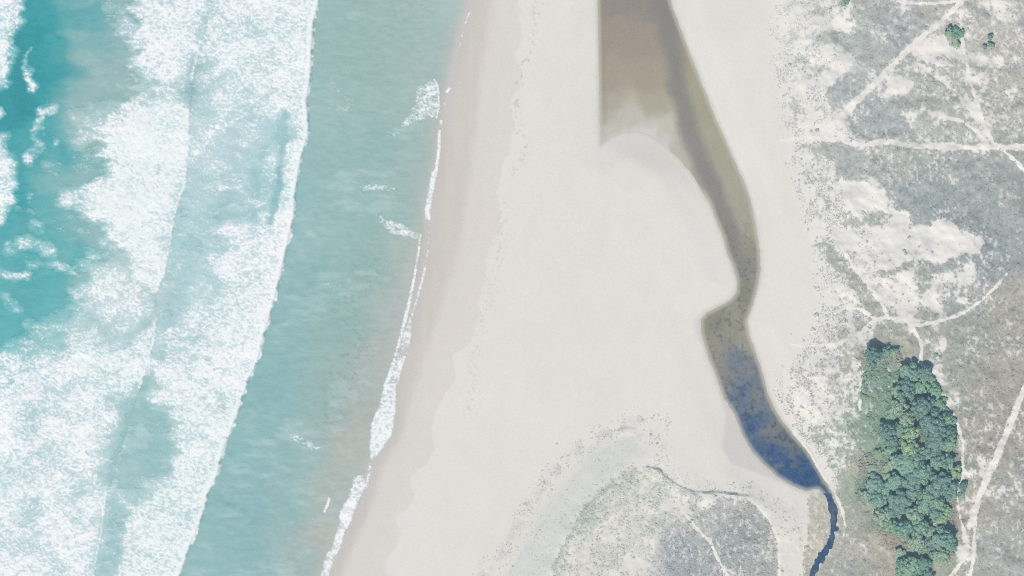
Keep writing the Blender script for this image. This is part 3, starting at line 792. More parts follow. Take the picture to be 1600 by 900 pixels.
    edge = .98 * (1 - ss(1.5, 5, np.abs(b + 3))) * (ss(150, 175, V) * (1 - ss(445, 470, V)) + ss(490, 500, V) * (1 - ss(590, 640, V)) + ss(690, 760, V) + (1 - ss(110, 130, V)) * .5)
    B = np.maximum(B, edge * ss(.3, .6, B))
    return np.where(b < 0, B, D), k, b


def shore_cover(U, V):
    w = WATERLINE(V)
    d = U - w
    D = np.zeros(np.shape(U))
    D = np.maximum(D, .72 * poly(U, V, [(677, 124), (684, 128), (687, 160), (684, 184), (664, 188), (640, 198), (622, 200), (632, 185), (645, 165), (650, 140), (662, 130)], 6))
    D = np.maximum(D, .95 * stroke(U, V, [(679, 125), (684, 135), (686, 165), (682, 184)], 1.8, 1.2))
    D = np.maximum(D, .58 * poly(U, V, [(603, 212), (625, 200), (640, 200), (620, 215)], 5))
    D = np.maximum(D, .52 * stroke(U, V, [(570, 293), (590, 292), (614, 296)], 5, 4))
    D = np.maximum(D, .64 * poly(U, V, [(582, 332), (600, 338), (630, 350), (656, 364), (656, 378), (640, 372), (612, 366), (598, 352)], 5))
    D = np.maximum(D, .95 * stroke(U, V, [(657, 366), (654, 395), (648, 430), (640, 470), (633, 505)], 2.0, 1.4))
    D = np.maximum(D, .96 * stroke(U, V, [(640, 470), (630, 510), (620, 550), (608, 590), (602, 602)], 2.8, 1.8))
    D = np.maximum(D, 1.0 * stroke(U, V, [(687, 205), (686, 232), (682, 262), (676, 290)], 2.2, 1.3))
    D = np.maximum(D, .9 * stroke(U, V, [(679, 270), (672, 305), (668, 330), (669, 340)], 4.2, 1.8))
    D = np.maximum(D, .62 * stroke(U, V, [(671, 345), (669, 390), (662, 430), (652, 465), (644, 492)], 2.0, 1.3))
    D = np.maximum(D, .66 * poly(U, V, [(642, 490), (645, 512), (641, 535), (632, 560), (620, 602), (604, 600), (618, 560), (630, 520)], 2.5))
    D = np.maximum(D, .95 * stroke(U, V, [(641, 515), (638, 545), (628, 570), (620, 600)], 1.3, 1))
    D = np.maximum(D, .95 * poly(U, V, [(603, 596), (619, 598), (619, 618), (618, 645), (611, 680), (600, 696), (588, 714), (580, 720), (577, 700), (580, 665), (592, 632)], 2.5))
    D = np.maximum(D, .70 * stroke(U, V, [(580, 720), (577, 740), (573, 758)], 3, 2))
    D = np.maximum(D, .84 * poly(U, V, [(553, 743), (568, 740), (574, 758), (566, 772), (558, 785), (545, 822), (534, 838), (530, 830), (532, 800), (545, 775)], 4))
    D = np.maximum(D, .92 * stroke(U, V, [(566, 762), (545, 795), (537, 822)], 2.2, 1.5))
    D = np.maximum(D, .88 * poly(U, V, [(530, 820), (541, 822), (534, 850), (524, 872), (512, 905), (495, 960), (485, 960), (502, 895), (508, 868), (520, 850)], 3.5))
    D = np.maximum(D, .96 * stroke(U, V, [(514, 779), (512, 788), (507, 798)], 2.0, 1.3))
    D = np.maximum(D, .7 * stroke(U, V, [(734, 18), (724, 45), (719, 72)], 1.3, 1) * (vn(V / 5, U * 0, 3) > .45))
    D = np.maximum(D, .92 * stroke(U, V, [(702, 138), (698, 143)], 2, 1))
    D = np.maximum(D, .85 * stroke(U, V, [(689, 188), (689, 193)], 1.5, 1)); D = np.maximum(D, .6 * stroke(U, V, [(695, 161), (695, 164)], 1.3, .8))
    D = np.maximum(D, .48 * poly(U, V, [(430, 666), (460, 670), (490, 690), (502, 700), (490, 706), (462, 692)], 7))
    D = np.maximum(D, .17 * poly(U, V, [(500, 120), (560, 110), (610, 150), (600, 210), (540, 200), (490, 170)], 20))
    D = np.maximum(D, .15 * poly(U, V, [(470, 330), (540, 330), (560, 370), (520, 400), (460, 400)], 20))
    D = np.maximum(D, .40 * stroke(U, V, [(500, 440), (530, 446)], 5, 5))
    return D, d


def foam_mesh(name, u0, u1, cover, floor, dz, shore=False):
    fu = np.arange(u0, u1, 1.42); fv = np.arange(-150, 1050, 1.42)
    U, V = np.meshgrid(fu, fv)
    D, a, b = cover(U, V)
    wx = (fbm(U / 24, V / 16, 3, 141) - .5) * 22; wy = (fbm(U / 24, V / 16, 3, 142) - .5) * 18
    x, y = U + wx, V + wy
    broad = fbm(x / 44, y / 24, 4, 140, .55)
    wx2 = (fbm(U / 7, V / 6, 3, 153) - .5) * 9; wy2 = (fbm(U / 7, V / 6, 3, 154) - .5) * 9
    q1 = cells((U + wx2 + wx) / 15, (V + wy2 + wy) / 7.5, 171)
    q2 = cells((U + wx2 + wx * .5) / 6.5, (V + wy2 + wy * .5) / 4.2, 172)
    grit = fbm(U / 2.6, V / 2.2, 2, 144)
    fine = 1 - q2
    # water whitened by bubbles, below the foam itself
    Dn = D + (broad - .5) * .55 * (D > .04) * (1 - ss(.98, 1.03, D))
    milk = ss(.04, .74, Dn) if not shore else ss(.2, 1.2, D) * .45
    under = mix(sea_look(U, V), np.array([200, 220, 222.]), milk * .80)
    q = .42 * q1 + .38 * q2 + .20 * (1 - grit)
    A = ss(-.13, .20, np.where(D < .04, -9, Dn * .98 - q * (1.22 if not shore else 1.15) - (.20 if not shore else .17))) * ss(.04, .3, D)
    thread = ss(.62, .95, ridge(x / 34 + .5 * fine, y / 6.5, 3, 151)) * ss(.05, .2, D) * (1 - ss(.6, .85, D))
    A = np.maximum(A, .62 * thread * (not shore))
    fleck = ss(.54, .74, fbm((U + wx * .3) / 4.2, (V + wy * .3) / 2.8, 3, 146)) * (1 - ss(.985, 1.02, D))
    A = A * (1 - .80 * fleck * (.35 + .9 * (1 - broad)))
    white = np.array([237, 243, 243.]) + ((broad - .5) * 12)[..., None] * np.array([1, .5, .5]) + ((vn(U / 90, V / 60, 152) - .5) * 6)[..., None] * np.array([1.2, 0, .6])
    c = mix(under, white, np.clip(A, 0, 1))
    z = np.maximum(sea_z(U, V), np.where(U > WATERLINE(V) - 12, land_z(U, V, np.full(U.shape, 200.)), -9)) + dz + floor * A * (.5 + .5 * fbm(U / 7, V / 7, 3, 148))
    return fu, fv, U, V, np.maximum(A, milk * .5 if not shore else 0), c, z, b


def emit(name, fu, fv, U, V, A, c, z, sel):
    f = grid_faces(len(fu), len(fv))
    keep = (A.ravel()[f].max(1) > .05) & sel.ravel()[f][:, 0]
    me = sub_mesh(name, np.stack([to_x(U).ravel(), to_y(V).ravel(), z.ravel()], -1), f, keep, M_FOAM, alb(c).reshape(-1, 3))
    return tag(add(name, me), kind='stuff')


fu, fv, U, V, A, c, z, b = foam_mesh('f', -120, 520, surf_cover, .16, .05)
emit('wave_foam', fu, fv, U, V, A, c, z, b >= 0)
emit('wave_foam', fu, fv, U, V, A, c, z, (b < 0) & (U > 95 - .12 * np.clip(V - 500, 0, 400) - 200 * ss(470, 520, V)))
emit('wave_foam', fu, fv, U, V, A, c, z, (b < 0) & ~(U > 95 - .12 * np.clip(V - 500, 0, 400) - 200 * ss(470, 520, V)))
fu, fv, U, V, A, c, z, b = foam_mesh('f', 425, 745, lambda a, q: shore_cover(a, q) + (None,), .08, .03, True)
emit('swash_foam', fu, fv, U, V, A, c, z, np.ones(U.shape, bool))

# ------------------------------------------------------------------ leaf geometry
def rot_z(v, a):
    c_, s_ = np.cos(a), np.sin(a)
    return np.stack([v[..., 0] * c_ - v[..., 1] * s_, v[..., 0] * s_ + v[..., 1] * c_, v[..., 2]], -1)


def leaf_quads(cent, nrm, size, r):
    """square leaf clumps at cent facing nrm"""
    n = len(cent)
    nrm = nrm / np.linalg.norm(nrm, axis=1, keepdims=True)
    t = np.cross(nrm, r.normal(size=(n, 3))); t /= np.linalg.norm(t, axis=1, keepdims=True)
    b = np.cross(nrm, t)
    s = (size * r.uniform(.7, 1.3, n))[:, None]
    q = np.stack([cent - t * s - b * s * .7, cent + t * s - b * s * .6, cent + t * s * .8 + b * s * .8, cent - t * s * .9 + b * s * .7], 1)
    q[:, ::2] += nrm[:, None] * s[:, None] * .25
    return q.reshape(-1, 3), np.arange(n * 4).reshape(n, 4)


def tuft_template(seed, n):
    r = np.random.default_rng(seed)
    a = r.uniform(0, 2 * math.pi, n); rad = np.sqrt(r.uniform(0, 1, n)) * .42
    h = .62 * (1 - (rad / .5) ** 2) * r.uniform(.55, 1.0, n)
    cent = np.stack([np.cos(a) * rad, np.sin(a) * rad, h], -1)
    nrm = np.stack([np.cos(a) * rad * 1.8, np.sin(a) * rad * 1.8, np.full(n, .75)], -1) + r.normal(size=(n, 3)) * .28
    return leaf_quads(cent, nrm, .17, r)


def scatter_tufts(name, sel, count, size, hgt, seed, tone_shift):
    """many low tufts as one mesh; sel gives the wanted density on the ground grid"""
    r = np.random.default_rng(seed)
    w = sel * np.outer(np.gradient(gv), np.gradient(gu))
    w = np.where((RSD > 2.2) & (GU > 700) & (GU < 1740) & (GV > -150) & (GV < 1050), w, 0).ravel()
    idx = r.choice(len(w), size=count, p=w / w.sum())
    u = GU.ravel()[idx] + r.uniform(-.9, .9, count); v = GV.ravel()[idx] + r.uniform(-.9, .9, count)
    z0 = ground_at(u, v)
    tone = TONE.reshape(-1, 3)[idx]
    V_, F_, C_ = [], [], []
    base = 0
    kind = r.integers(0, 4, count)
    for k in range(4):
        tv_, tf_ = tuft_template(seed * 10 + k, 7)
        m = kind == k
        n = int(m.sum())
        a = r.uniform(0, 2 * math.pi, n); s = r.uniform(size[0], size[1], n) * (1 + .8 * (r.uniform(0, 1, n) > .93))
        p = rot_z(np.broadcast_to(tv_, (n,) + tv_.shape), a[:, None])
        p = p * np.stack([s, s, s * hgt], -1)[:, None]
        p = p + np.stack([to_x(u[m]), to_y(v[m]), z0[m] - .02], -1)[:, None]
        V_.append(p.reshape(-1, 3))
        F_.append((np.arange(n)[:, None, None] * len(tv_) + tf_[None]).reshape(-1, 4) + base)
        base += n * len(tv_)
        shade = r.normal(0, 6, (n, 1)) + tone_shift
        C_.append(np.repeat(alb(np.clip(tone[m] + shade, 40, 235)), len(tv_), 0))
    me = raw_mesh(name, np.concatenate(V_), np.concatenate(F_), M_SCRUB, np.concatenate(C_), smooth=False)
    return tag(add(name, me), kind='stuff')


inland = (GU > 1195) & ~((GU < 1262) & (GV > 760))
rag = ss(.35, .75, fbm(GU / 7, GV / 7, 3, 201))
scatter_tufts('heath_scrub', VEG * (.25 + .75 * rag) * inland, 34000, (.36, .95), .32, 301, 8.0)
scatter_tufts('dune_grass', VEG * (.25 + .75 * rag) * ~inland, 13000, (.32, .85), .36, 302, 8.0)
grove = poly(GU, GV, [(1346, 560), (1380, 545), (1400, 552), (1410, 600), (1480, 650), (1490, 740), (1480, 860), (1450, 880), (1400, 860), (1370, 810), (1345, 770), (1352, 700), (1375, 670), (1352, 640)], 14)
scatter_tufts('grove_understorey', grove * ss(.3, .65, fbm(GU / 14, GV / 14, 3, 207)), 12000, (.7, 1.9), .42, 304, 0.0)
edge_d = GU - DUNE_EDGE(GV)
fringe = ss(-6, 14, edge_d) * np.exp(-((edge_d - 45) / 40) ** 2) * (GV < 770) * (1 - TRK) * (BARE > .35) * (RSD > 8) * ss(.42, .6, fbm(GU / 16, GV / 16, 3, 205))
arc_w = stroke(GU, GV, [(735, 930), (780, 868), (815, 815), (850, 760), (880, 722), (920, 690), (955, 672), (1000, 655), (1032, 662), (1022, 720)], 13, 12)
arc2 = stroke(GU, GV, [(1040, 742), (1100, 760), (1170, 762), (1222, 800), (1250, 850)], 12, 9)
pio = fringe + (arc_w * 1.2 + arc2 * .8) * .55 * ss(.38, .7, fbm(GU / 9, GV / 9, 3, 206)) + .10 * poly(GU, GV, [(770, 940), (850, 790), (920, 705), (985, 676), (1012, 705), (955, 745), (885, 830), (846, 940)], 14)
scatter_tufts('pioneer_tufts', pio * (RSD > 6), 9500, (.25, .65), .32, 303, 14.0)

# ------------------------------------------------------------------ individual shrubs
def shrub_mesh(name, seed, mat, n=95):
    r = np.random.default_rng(seed)
    a = r.uniform(0, 2 * math.pi, n); t = np.arccos(r.uniform(.02, 1, n))
    lump = 1 + .18 * np.sin(a * 3 + seed) * np.sin(t * 2)
    d = np.stack([np.cos(a) * np.sin(t), np.sin(a) * np.sin(t), np.cos(t)], -1)
    cent = d * (lump * r.uniform(.8, 1.0, n))[:, None] * np.array([1, 1, .8])
    v, f = leaf_quads(cent, d + r.normal(size=(n, 3)) * .35, .2, r)
    return raw_mesh(name, v, f, mat, smooth=False)


SHRUB = {'grey': [shrub_mesh('shrub', 400 + k, LEAF['shrub']) for k in range(3)], 'dark': [shrub_mesh('shrub', 410 + k, LEAF['darkshrub']) for k in range(3)],
         'green': [shrub_mesh('shrub', 420 + k, LEAF['teal']) for k in range(2)], 'yellow': [shrub_mesh('shrub', 430, LEAF['yellow'])]}


def shrub(u, v, r_px, kind, label, group=None, cat='shrub'):
    o = add('shrub', rnd.choice(SHRUB[kind]))
    z = float(ground_at(u, v)[0])
    s = r_px * M_PER
    o.location = (float(to_x(u)), float(to_y(v)), z - .08)
    o.rotation_euler = (0, 0, rnd.uniform(0, 6.28)); o.scale = (s, s * rnd.uniform(.85, 1.1), s * rnd.uniform(.42, .62))
    return tag(o, label, cat, group)


for u, v, r_, k, lab in (
    (1276.5, 204, 3.6, 'dark', 'larger of two dark round shrubs on bare sand where the two sandy tracks meet'),
    (1266.5, 205, 2.6, 'dark', 'smaller of two dark round shrubs on bare sand where the two sandy tracks meet'),
    (1320, 335.5, 3.6, 'dark', 'round dark shrub with a small one touching it, above the blowout sand'),
    (1326, 331.5, 2.4, 'dark', 'small dark shrub touching a bigger round one above the blowout sand'),
    (1419.5, 371.5, 3.4, 'dark', 'largest lone dark shrub in the middle of the white blowout sand'),
    (1353.5, 377.5, 2.6, 'dark', 'lone dark shrub on white sand left of the blowout middle'),
    (1315.5, 408.5, 2.3, 'dark', 'lone dark shrub at the left tip of the blowout beside the dark scrub strip'),
    (1455, 394.5, 2.5, 'dark', 'lone dark shrub on white sand toward the right end of the blowout'),
    (1434.5, 385.5, 2.2, 'dark', 'small lone dark shrub on white sand just below the largest blowout shrub'),
    (1411.5, 392, 3.0, 'dark', 'upper shrub of a touching pair low on the blowout sand'),
    (1414, 396.5, 2.6, 'dark', 'lower shrub of a touching pair low on the blowout sand'),
    (1347, 333, 4.2, 'grey', 'broad grey shrub on the upper rim of the blowout'),
    (1016.5, 679, 2.6, 'dark', 'larger lone shrub on open beach sand past the short eroded scarp'),
    (1026.5, 692.5, 2.2, 'dark', 'smaller lone shrub on open beach sand below its larger neighbour'),
    (870, 693, 1.9, 'dark', 'tiny dark bush alone on open beach sand seaward of the tuft arc'),
    (1003.5, 656.5, 2.2, 'dark', 'dark shrub at the tip of the tuft arc on the beach'),
    (1028, 738, 3.0, 'grey', 'grey shrub at the top end of the long eroded scarp'),
    (1258.5, 854.5, 2.8, 'dark', 'dark shrub on sand at the edge of the grey creek bank scrub'),
    (1249.5, 842, 2.0, 'dark', 'small shrub on sand between the footpath and the creek bank scrub'),
    (1246.5, 825, 1.7, 'dark', 'tiny shrub highest on the sand between footpath and creek bank'),
    (1328.5, 422, 3.0, 'dark', 'dark shrub on the blowout side of the dark scrub strip'),
    (1461, 554, 4.0, 'green', 'left green bush of a small pair right of the footpath bend'),
    (1468, 556.5, 3.0, 'green', 'right green bush of a small pair right of the footpath bend'),
    (1318, 13, 4.5, 'grey', 'grey shrub just below a dark tree at the sandy top of the dunes'),
    (1295, 16, 5.0, 'grey', 'broad grey shrub standing in pale sand near the dune top'),
    (1267, 620, 4.0, 'grey', 'largest grey shrub on the speckled pale slope left of the grove'),
    (1252.5, 634.5, 3.0, 'dark', 'dark shrub on the speckled pale slope nearest the deep river bend'),
    (1332, 558, 3.0, 'grey', 'grey shrub on sand just left of the round dark tree'),
    (1275, 492.5, 4.5, 'grey', 'lone grey shrub on the sand fringe left of the dune scrub'),
    (1270, 515, 4.2, 'grey', 'grey shrub above the sandy end of the footpath'),
    (1303, 88, 3.0, 'grey', 'grey shrub on the pale sand lobe below the dark scrub ridge'),
    (1248, 86, 4.0, 'grey', 'grey shrub at the left end of the pale sand lobe'),
    (1234, 101.5, 2.8, 'dark', 'small dark shrub on speckled sand left of the pale lobe'),
    (1243.5, 195, 2.2, 'dark', 'small dark shrub just above the seaward end of the wide track'),
    (1328.5, 220.5, 2.2, 'dark', 'small dark shrub on the open sand of the wide track'),
    (1390, 516, 3.0, 'grey', 'grey shrub under the footpath arch above the grove'),
    (1501.5, 774.5, 5.0, 'yellow', 'low yellow green bush just below the lone dark tree by the footpath')):
    shrub(u, v, r_, k, lab)

# clusters of look-alike small shrubs
def cluster(pts, rad, n, kinds, label, group, rr=(1.2, 2.4), seed=0):
    r = np.random.default_rng(seed)
    done = []
    tries = 0
    while len(done) < n and tries < n * 60:
        tries += 1
        k = r.integers(0, len(pts))
        u = pts[k][0] + r.normal(0, rad[0]); v = pts[k][1] + r.normal(0, rad[1])
        if any((u - a) ** 2 + (v - b_) ** 2 < 16 for a, b_ in done):
            continue
        j = int(np.clip(np.searchsorted(gv, v), 0, len(gv) - 1)); i = int(np.clip(np.searchsorted(gu, u), 0, len(gu) - 1))
        if RSD[j, i] < 8 or TRK[j, i] > .3 or not (1195 < u < 1598 or v > 640) or v < 2 or v > 898:
            continue
        done.append((u, v))
        shrub(u, v, float(r.uniform(*rr)), kinds[int(r.integers(0, len(kinds)))], label, group)


cluster([(1240, 245), (1250, 265), (1262, 285), (1245, 290), (1270, 255)], (9, 10), 23, ['dark', 'grey'], 'small dark shrub in the speckled fringe below the seaward end of the wide track', 'fringe shrubs below the wide track', seed=1)
cluster([(1240, 95), (1255, 110), (1270, 90), (1225, 120)], (10, 9), 15, ['dark', 'grey'], 'small shrub in the speckled sand left of the pale lobe under the dark scrub ridge', 'shrubs in the speckled upper dune sand', seed=2)
cluster([(1265, 630), (1280, 650), (1255, 655), (1290, 670), (1275, 600)], (11, 11), 23, ['dark', 'grey'], 'small shrub on the speckled pale slope between deep river bend and grove', 'shrubs on the pale slope by the river bend', seed=3)
cluster([(1400, 365), (1440, 400), (1370, 395), (1475, 385), (1350, 400)], (20, 9), 15, ['dark', 'grey'], 'small scattered shrub on the white sand of the blowout', 'small shrubs on the blowout sand', rr=(1.1, 1.9), seed=4)
cluster([(1275, 340), (1285, 375), (1270, 320), (1285, 395)], (8, 11), 16, ['dark', 'grey'], 'small shrub in the scrub fringe left of the blowout', 'shrubs in the fringe left of the blowout', seed=5)
cluster([(1345, 352), (1352, 362), (1340, 366)], (8, 6), 12, ['dark', 'grey'], 'small shrub in the clump on the upper left sand of the blowout', 'shrub clump on the upper left of the blowout', rr=(1.3, 2.6), seed=6)
cluster([(1430, 470), (1440, 485), (1420, 460), (1410, 480)], (11, 8), 15, ['dark', 'grey'], 'small grey shrub on the sandy speckle above the footpath junction', 'shrubs above the footpath junction', seed=7)
cluster([(895, 715), (870, 740), (930, 676), (850, 770)], (9, 8), 14, ['dark', 'grey'], 'tiny tuft in the curved line of tufts on the open beach', 'tufts along the beach arc', rr=(.8, 1.4), seed=8)
cluster([(1010, 655), (1006, 704), (1020, 660)], (9, 7), 14, ['dark', 'grey'], 'tiny bush on the sand round the short eroded scarp', 'tiny bushes round the short scarp', rr=(.8, 1.6), seed=9)
cluster([(1240, 530), (1255, 560), (1225, 610), (1250, 585), (1300, 565)], (10, 10), 16, ['grey', 'dark'], 'small grey shrub on sand between the river and the footpath end', 'shrubs between river and footpath end', rr=(1.2, 2.5), seed=10)

# ------------------------------------------------------------------ trees
def tree_meshes(seed):
    """a coastal tree one unit in crown radius: trunk with limbs, and a lumpy crown of leaf clumps"""
    r = np.random.default_rng(seed)
    H = 1.55
    lobes = [(r.normal(0, .1), r.normal(0, .1), H - .12, .40)]
    ph = r.uniform(0, 6.28, 3)
    while len(lobes) < 44:
        a = r.uniform(0, 2 * math.pi); q = math.sqrt(r.uniform(0.02, 1))
        edge = .86 * (1 + .16 * math.sin(2 * a + ph[0]) + .13 * math.sin(3 * a + ph[1]) + .08 * math.sin(5 * a + ph[2]))
        lobes.append((math.cos(a) * q * edge, math.sin(a) * q * edge, H - .42 * q * q + r.normal(0, .055), r.uniform(.13, .25)))
    cs, ns = [], []
    for (x, y, zc, R) in lobes:
        n = int(380 * R * R / .16)
        a = r.uniform(0, 2 * math.pi, n); t = np.arccos(r.uniform(-.35, 1, n))
        d = np.stack([np.cos(a) * np.sin(t), np.sin(a) * np.sin(t), np.cos(t)], -1)
        bump = 1 + .10 * np.sin(a * 4 + x * 9) * np.sin(t * 4 + y * 7)
        cs.append(np.array([x, y, zc]) + d * (R * bump * r.uniform(.78, 1.04, n))[:, None] * np.array([1, 1, .62]))
        ns.append(d + r.normal(size=(n, 3)) * .45)
    cs = np.concatenate(cs); ns = np.concatenate(ns)
    cv_, cf_ = leaf_quads(cs, ns, .062, r)
    tv_, tf_ = [], []

    def limb(p0, p1, r0, r1, seg=3, sides=6):
        p0, p1 = np.array(p0, float), np.array(p1, float)
        ax = p1 - p0; ax /= np.linalg.norm(ax)
        s = np.cross(ax, [.3, .9, .1]); s /= np.linalg.norm(s); q = np.cross(ax, s)
        b0 = sum(len(k) for k in tv_)
        bend = r.normal(0, .05, 3)
        ring = []
        for i in range(seg + 1):
            f = i / seg
            c_ = p0 + (p1 - p0) * f + bend * math.sin(f * math.pi)
            R = r0 + (r1 - r0) * f
            ring.append([c_ + (s * math.cos(2 * math.pi * k / sides) + q * math.sin(2 * math.pi * k / sides)) * R for k in range(sides)])
        tv_.append(np.array(ring).reshape(-1, 3))
        for i in range(seg):
            for k in range(sides):
                k2 = (k + 1) % sides
                tf_.append((b0 + i * sides + k, b0 + i * sides + k2, b0 + (i + 1) * sides + k2, b0 + (i + 1) * sides + k))
    limb((0, 0, -.15), (.03, .02, .85), .11, .07, 4, 8)
    for (x, y, zc, R) in lobes[1:14]:
        limb((.03, .02, .55 + r.uniform(0, .25)), (x * .85, y * .85, zc - .05), .045, .014)
    return (cv_, cf_), (np.concatenate(tv_), np.array(tf_))


PROTO = []
for k in range(6):
    (cv_, cf_), (tv_, tf_) = tree_meshes(500 + k)
    tm = raw_mesh('trunk', tv_, tf_, M_BARK)
    PROTO.append((tm, {c_: raw_mesh('crown', cv_, cf_, LEAF[c_], smooth=False) for c_ in ('dark', 'teal', 'green', 'yellow', 'grey')}))


def tree(u, v, r_px, tone, label, group='trees of the dune grove', hgt=1.0):
    tm, crowns = PROTO[rnd.randrange(len(PROTO))]
    s = r_px * M_PER * 1.13
    z = float(ground_at(u, v)[0])
    e = empty('coastal_tree', (float(to_x(u)), float(to_y(v)), z), rnd.uniform(0, 6.28), 1)
    e.scale = (s * rnd.uniform(.92, 1.2), s * rnd.uniform(.82, 1.08), s * hgt * rnd.uniform(.5, .85))
    add('trunk', tm, e); add('crown', crowns[tone], e)
    return tag(e, label, 'tree', group)


for t in (
    (1361, 557, 13, 'dark', 'round dark blue green tree alone at the upper left corner of the grove'),
    (1384, 549, 7, 'teal', 'small dark tree on the grass edge beside the lone round dark tree'),
    (1395, 551, 7, 'grey', 'low grey green tree at the right end of the pale grass edge'),
    (1417, 582, 14, 'teal', 'teal tree at the topmost tip of the main grove'),
    (1440, 582, 12, 'dark', 'dark tree beside the footpath at the top of the main grove'),
    (1412, 606, 13, 'dark', 'dark flat crowned tree below the topmost teal tree'),
    (1438, 604, 11, 'green', 'green tree squeezed below the topmost dark tree by the footpath'),
    (1458, 612, 10, 'green', 'small green tree touching the sand at the first footpath bend'),
    (1438, 634, 17, 'dark', 'broad dark tree in the upper grove below the green ones'),
    (1462, 633, 11, 'green', 'bright green tree between the broad dark tree and the footpath'),
    (1402, 634, 12, 'grey', 'pale grey green tree on the upper left fringe of the main grove'),
    (1398, 612, 8, 'grey', 'small pale tree left of the dark flat crowned one'),
    (1413, 652, 14, 'grey', 'pale green tree left of the second broad dark tree'),
    (1453, 663, 18, 'dark', 'second broad dark tree with a deep shadow line along its top'),
    (1474, 654, 11, 'green', 'green tree on the path edge right of the second broad dark tree'),
    (1480, 674, 9, 'dark', 'small very dark tree on the path edge below the green one'),
    (1384, 674, 13, 'dark', 'dark tree standing alone on the left slope of the grove'),
    (1402, 672, 11, 'teal', 'teal tree touching the dark one on the left slope'),
    (1420, 676, 13, 'yellow', 'yellow green tree in the pale middle of the upper grove'),
    (1418, 700, 15, 'yellow', 'large yellow green tree in the middle of the grove'),
    (1392, 690, 11, 'dark', 'low dark tree under the pair on the left slope'),
    (1458, 692, 16, 'dark', 'blackish tree right of the large yellow green one'),
    (1480, 692, 11, 'green', 'green tree on the right edge, level with the large yellow green one'),
    (1440, 710, 10, 'green', 'green tree filling the gap under the blackish tree'),
    (1462, 720, 14, 'teal', 'teal tree right of centre with ragged upper edge'),
    (1478, 718, 10, 'teal', 'small teal tree at the right edge above the bright yellow green one'),
    (1417, 722, 16, 'teal', 'broad teal tree below the large yellow green one'),
    (1396, 720, 11, 'grey', 'pale tree on the left flank beside the broad teal tree'),
    (1438, 737, 14, 'teal', 'teal tree in the centre of the grove'),
    (1424, 748, 14, 'dark', 'dark tree just left below the centre of the grove'),
    (1486, 738, 13, 'yellow', 'bright yellow green tree bulging toward the footpath'),
    (1466, 754, 19, 'dark', 'very large dark tree against the footpath, darkest of the grove'),
    (1481, 766, 11, 'dark', 'dark tree leaning on the right side of the very large dark tree'),
    (1396, 752, 13, 'teal', 'teal tree in the left half of the middle grove'),
    (1364, 756, 13, 'teal', 'teal tree at the far left bulge of the grove'),
    (1370, 780, 13, 'teal', 'second teal tree at the far left bulge, below the first'),
    (1352, 774, 10, 'grey', 'pale tree on the leftmost edge of the grove bulge'),
    (1381, 767, 10, 'green', 'light green tree right of the two left bulge trees'),
    (1405, 782, 18, 'dark', 'large dark tree left of centre in the lower grove'),
    (1392, 800, 11, 'dark', 'dark tree under the large dark one left of centre'),
    (1424, 768, 12, 'teal', 'teal tree between the large dark trees'),
    (1445, 774, 12, 'green', 'green tree left below the very large dark tree'),
    (1440, 790, 12, 'green', 'green tree with a crackled crown in the lower middle'),
    (1462, 784, 12, 'green', 'green tree directly below the very large dark tree'),
    (1457, 800, 12, 'teal', 'teal tree above the yellow tree pair at the right edge'),
    (1467, 811, 11, 'yellow', 'larger yellow tree of the pair on the right edge'),
    (1477, 797, 7, 'yellow', 'smaller yellow tree of the pair on the right edge'),
    (1428, 806, 13, 'grey', 'grey green tree in the lower middle grove'),
    (1376, 806, 11, 'grey', 'pale tree on the lower left flank'),
    (1412, 824, 13, 'teal', 'bluish tree below the grey green one'),
    (1392, 822, 10, 'green', 'light green tree at the bottom left flank'),
    (1436, 822, 12, 'green', 'green tree between the bluish tree and the dark topped one'),
    (1428, 843, 12, 'grey', 'pale green tree above the gap before the last clump'),
    (1450, 830, 10, 'grey', 'pale tree just left above the dark topped tree'),
    (1468, 842, 18, 'teal', 'large dark topped teal tree at the lower right corner of the main grove'),
    (1450, 846, 11, 'dark', 'dark tree on the left side of the large dark topped one'),
    (1480, 848, 10, 'teal', 'teal tree on the path side of the large dark topped one'),
    (1468, 866, 12, 'grey', 'pale green tree at the foot of the large dark topped one'),
    (1408, 884, 13, 'green', 'left green tree of the last clump at the bottom'),
    (1424, 882, 14, 'green', 'middle green tree of the last clump at the bottom'),
    (1439, 880, 11, 'dark', 'dark right tree of the last clump at the bottom'),
    (1428, 902, 13, 'teal', 'teal tree lowest in the last clump, cut by the frame'),
    (1446, 898, 9, 'dark', 'small dark tree at the right foot of the last clump')):
    tree(*t)
r_ = np.random.default_rng(77)
low, tries = [], 0
GROVE = [(1352, 575), (1380, 556), (1402, 566), (1408, 590), (1445, 576), (1470, 622), (1486, 660), (1492, 740), (1484, 850), (1470, 880), (1448, 905), (1405, 905), (1400, 850), (1375, 815), (1352, 780), (1355, 720), (1378, 690), (1364, 640), (1350, 620)]
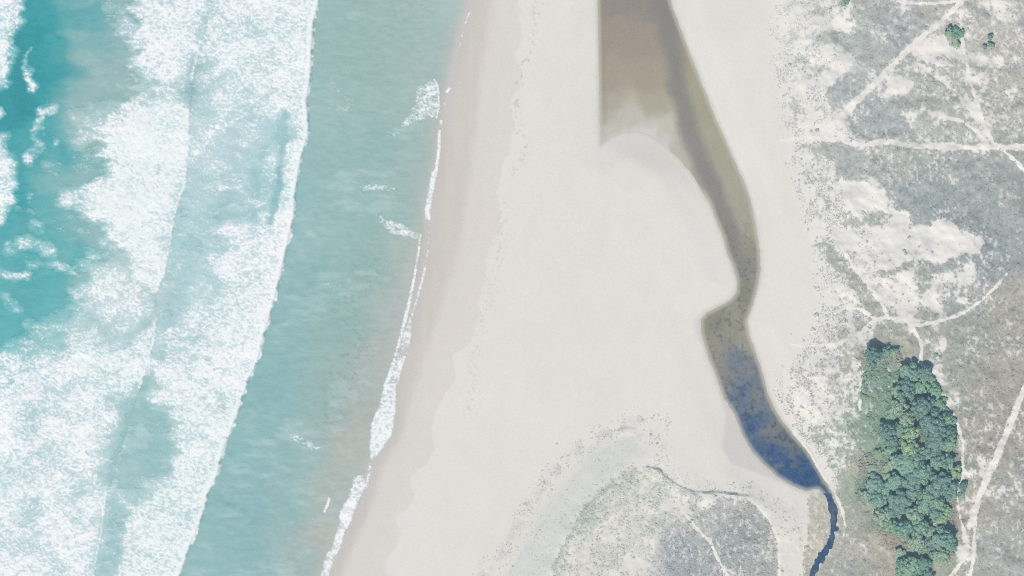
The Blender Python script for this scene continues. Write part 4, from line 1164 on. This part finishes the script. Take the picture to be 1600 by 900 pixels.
while len(low) < 64 and tries < 6000:
    tries += 1
    u, v = r_.uniform(1345, 1495), r_.uniform(555, 905)
    if poly_sd(np.array([u]), np.array([v]), GROVE)[0] > -3 or any((u - a) ** 2 + (v - b_) ** 2 < 144 for a, b_ in low):
        continue
    if u < 1402 and v < 700 and r_.uniform() > .22:
        continue
    low.append((u, v))
    pale = u < 1400 + .1 * (v - 700)
    tree(u, v, float(r_.uniform(5.5, 8.5)), ['grey', 'grey', 'grey', 'green'][int(r_.integers(0, 4))] if pale else ['green', 'teal', 'green', 'grey'][int(r_.integers(0, 4))],
         'low pale green tree on the left slope of the grove among scrub' if pale else 'low green tree filling a gap between the taller crowns of the grove',
         'low trees on the left slope of the grove' if pale else 'low trees between the tall crowns of the grove', .55 if pale else .75)

for t in (
    (1503, 761, 6.5, 'dark', 'lone dark tree standing beside the footpath right of the grove'),
    (1480, 52, 6, 'grey', 'left tree of the small clump beside the diagonal track'),
    (1491, 49, 6, 'teal', 'topmost tree of the small clump beside the diagonal track'),
    (1499, 54, 5.5, 'teal', 'right dark tree of the small clump, touching the thin footpath'),
    (1490, 61, 6.5, 'grey', 'pale middle tree of the small clump beside the diagonal track'),
    (1491, 70, 6, 'grey', 'pale green tree at the foot of the small clump, on pale sand'),
    (1545, 60, 4.5, 'teal', 'narrow upper dark tree of the pair right of the small clump'),
    (1546, 74, 5, 'grey', 'lower right grey green tree of the pair right of the small clump'),
    (1537, 74, 3.5, 'teal', 'tiny dark tree left of the narrow pair'),
    (1320, 3, 6, 'teal', 'dark green tree at the top edge above the pale dune sand')):
    tree(*t, group='scattered dune trees')

# ------------------------------------------------------------------ haze between the aeroplane and the ground
HAZE_DENSITY = 1.15e-4
if HAZE_DENSITY > 0:
    hm = bpy.data.materials.new('haze'); hm.use_nodes = True
    hn = hm.node_tree
    hn.nodes.remove(hn.nodes['Principled BSDF'])
    pv = hn.nodes.new('ShaderNodeVolumePrincipled')
    pv.inputs['Color'].default_value = (0.42, 0.74, 0.95, 1)
    pv.inputs['Density'].default_value = HAZE_DENSITY
    hn.links.new(pv.outputs[0], hn.nodes['Material Output'].inputs['Volume'])
    X0, X1, Y0, Y1, Z0, Z1 = -3000, 3200, -2600, 2600, -7.0, CAM_H + 10
    hv = np.array([(x, y, z_) for z_ in (Z0, Z1) for y in (Y0, Y1) for x in (X0, X1)], float)
    hf = np.array([(0, 2, 3, 1), (4, 5, 7, 6), (0, 1, 5, 4), (2, 6, 7, 3), (0, 4, 6, 2), (1, 3, 7, 5)])
    tag(add('haze', raw_mesh('haze', hv, hf, hm, smooth=False)), kind='stuff')
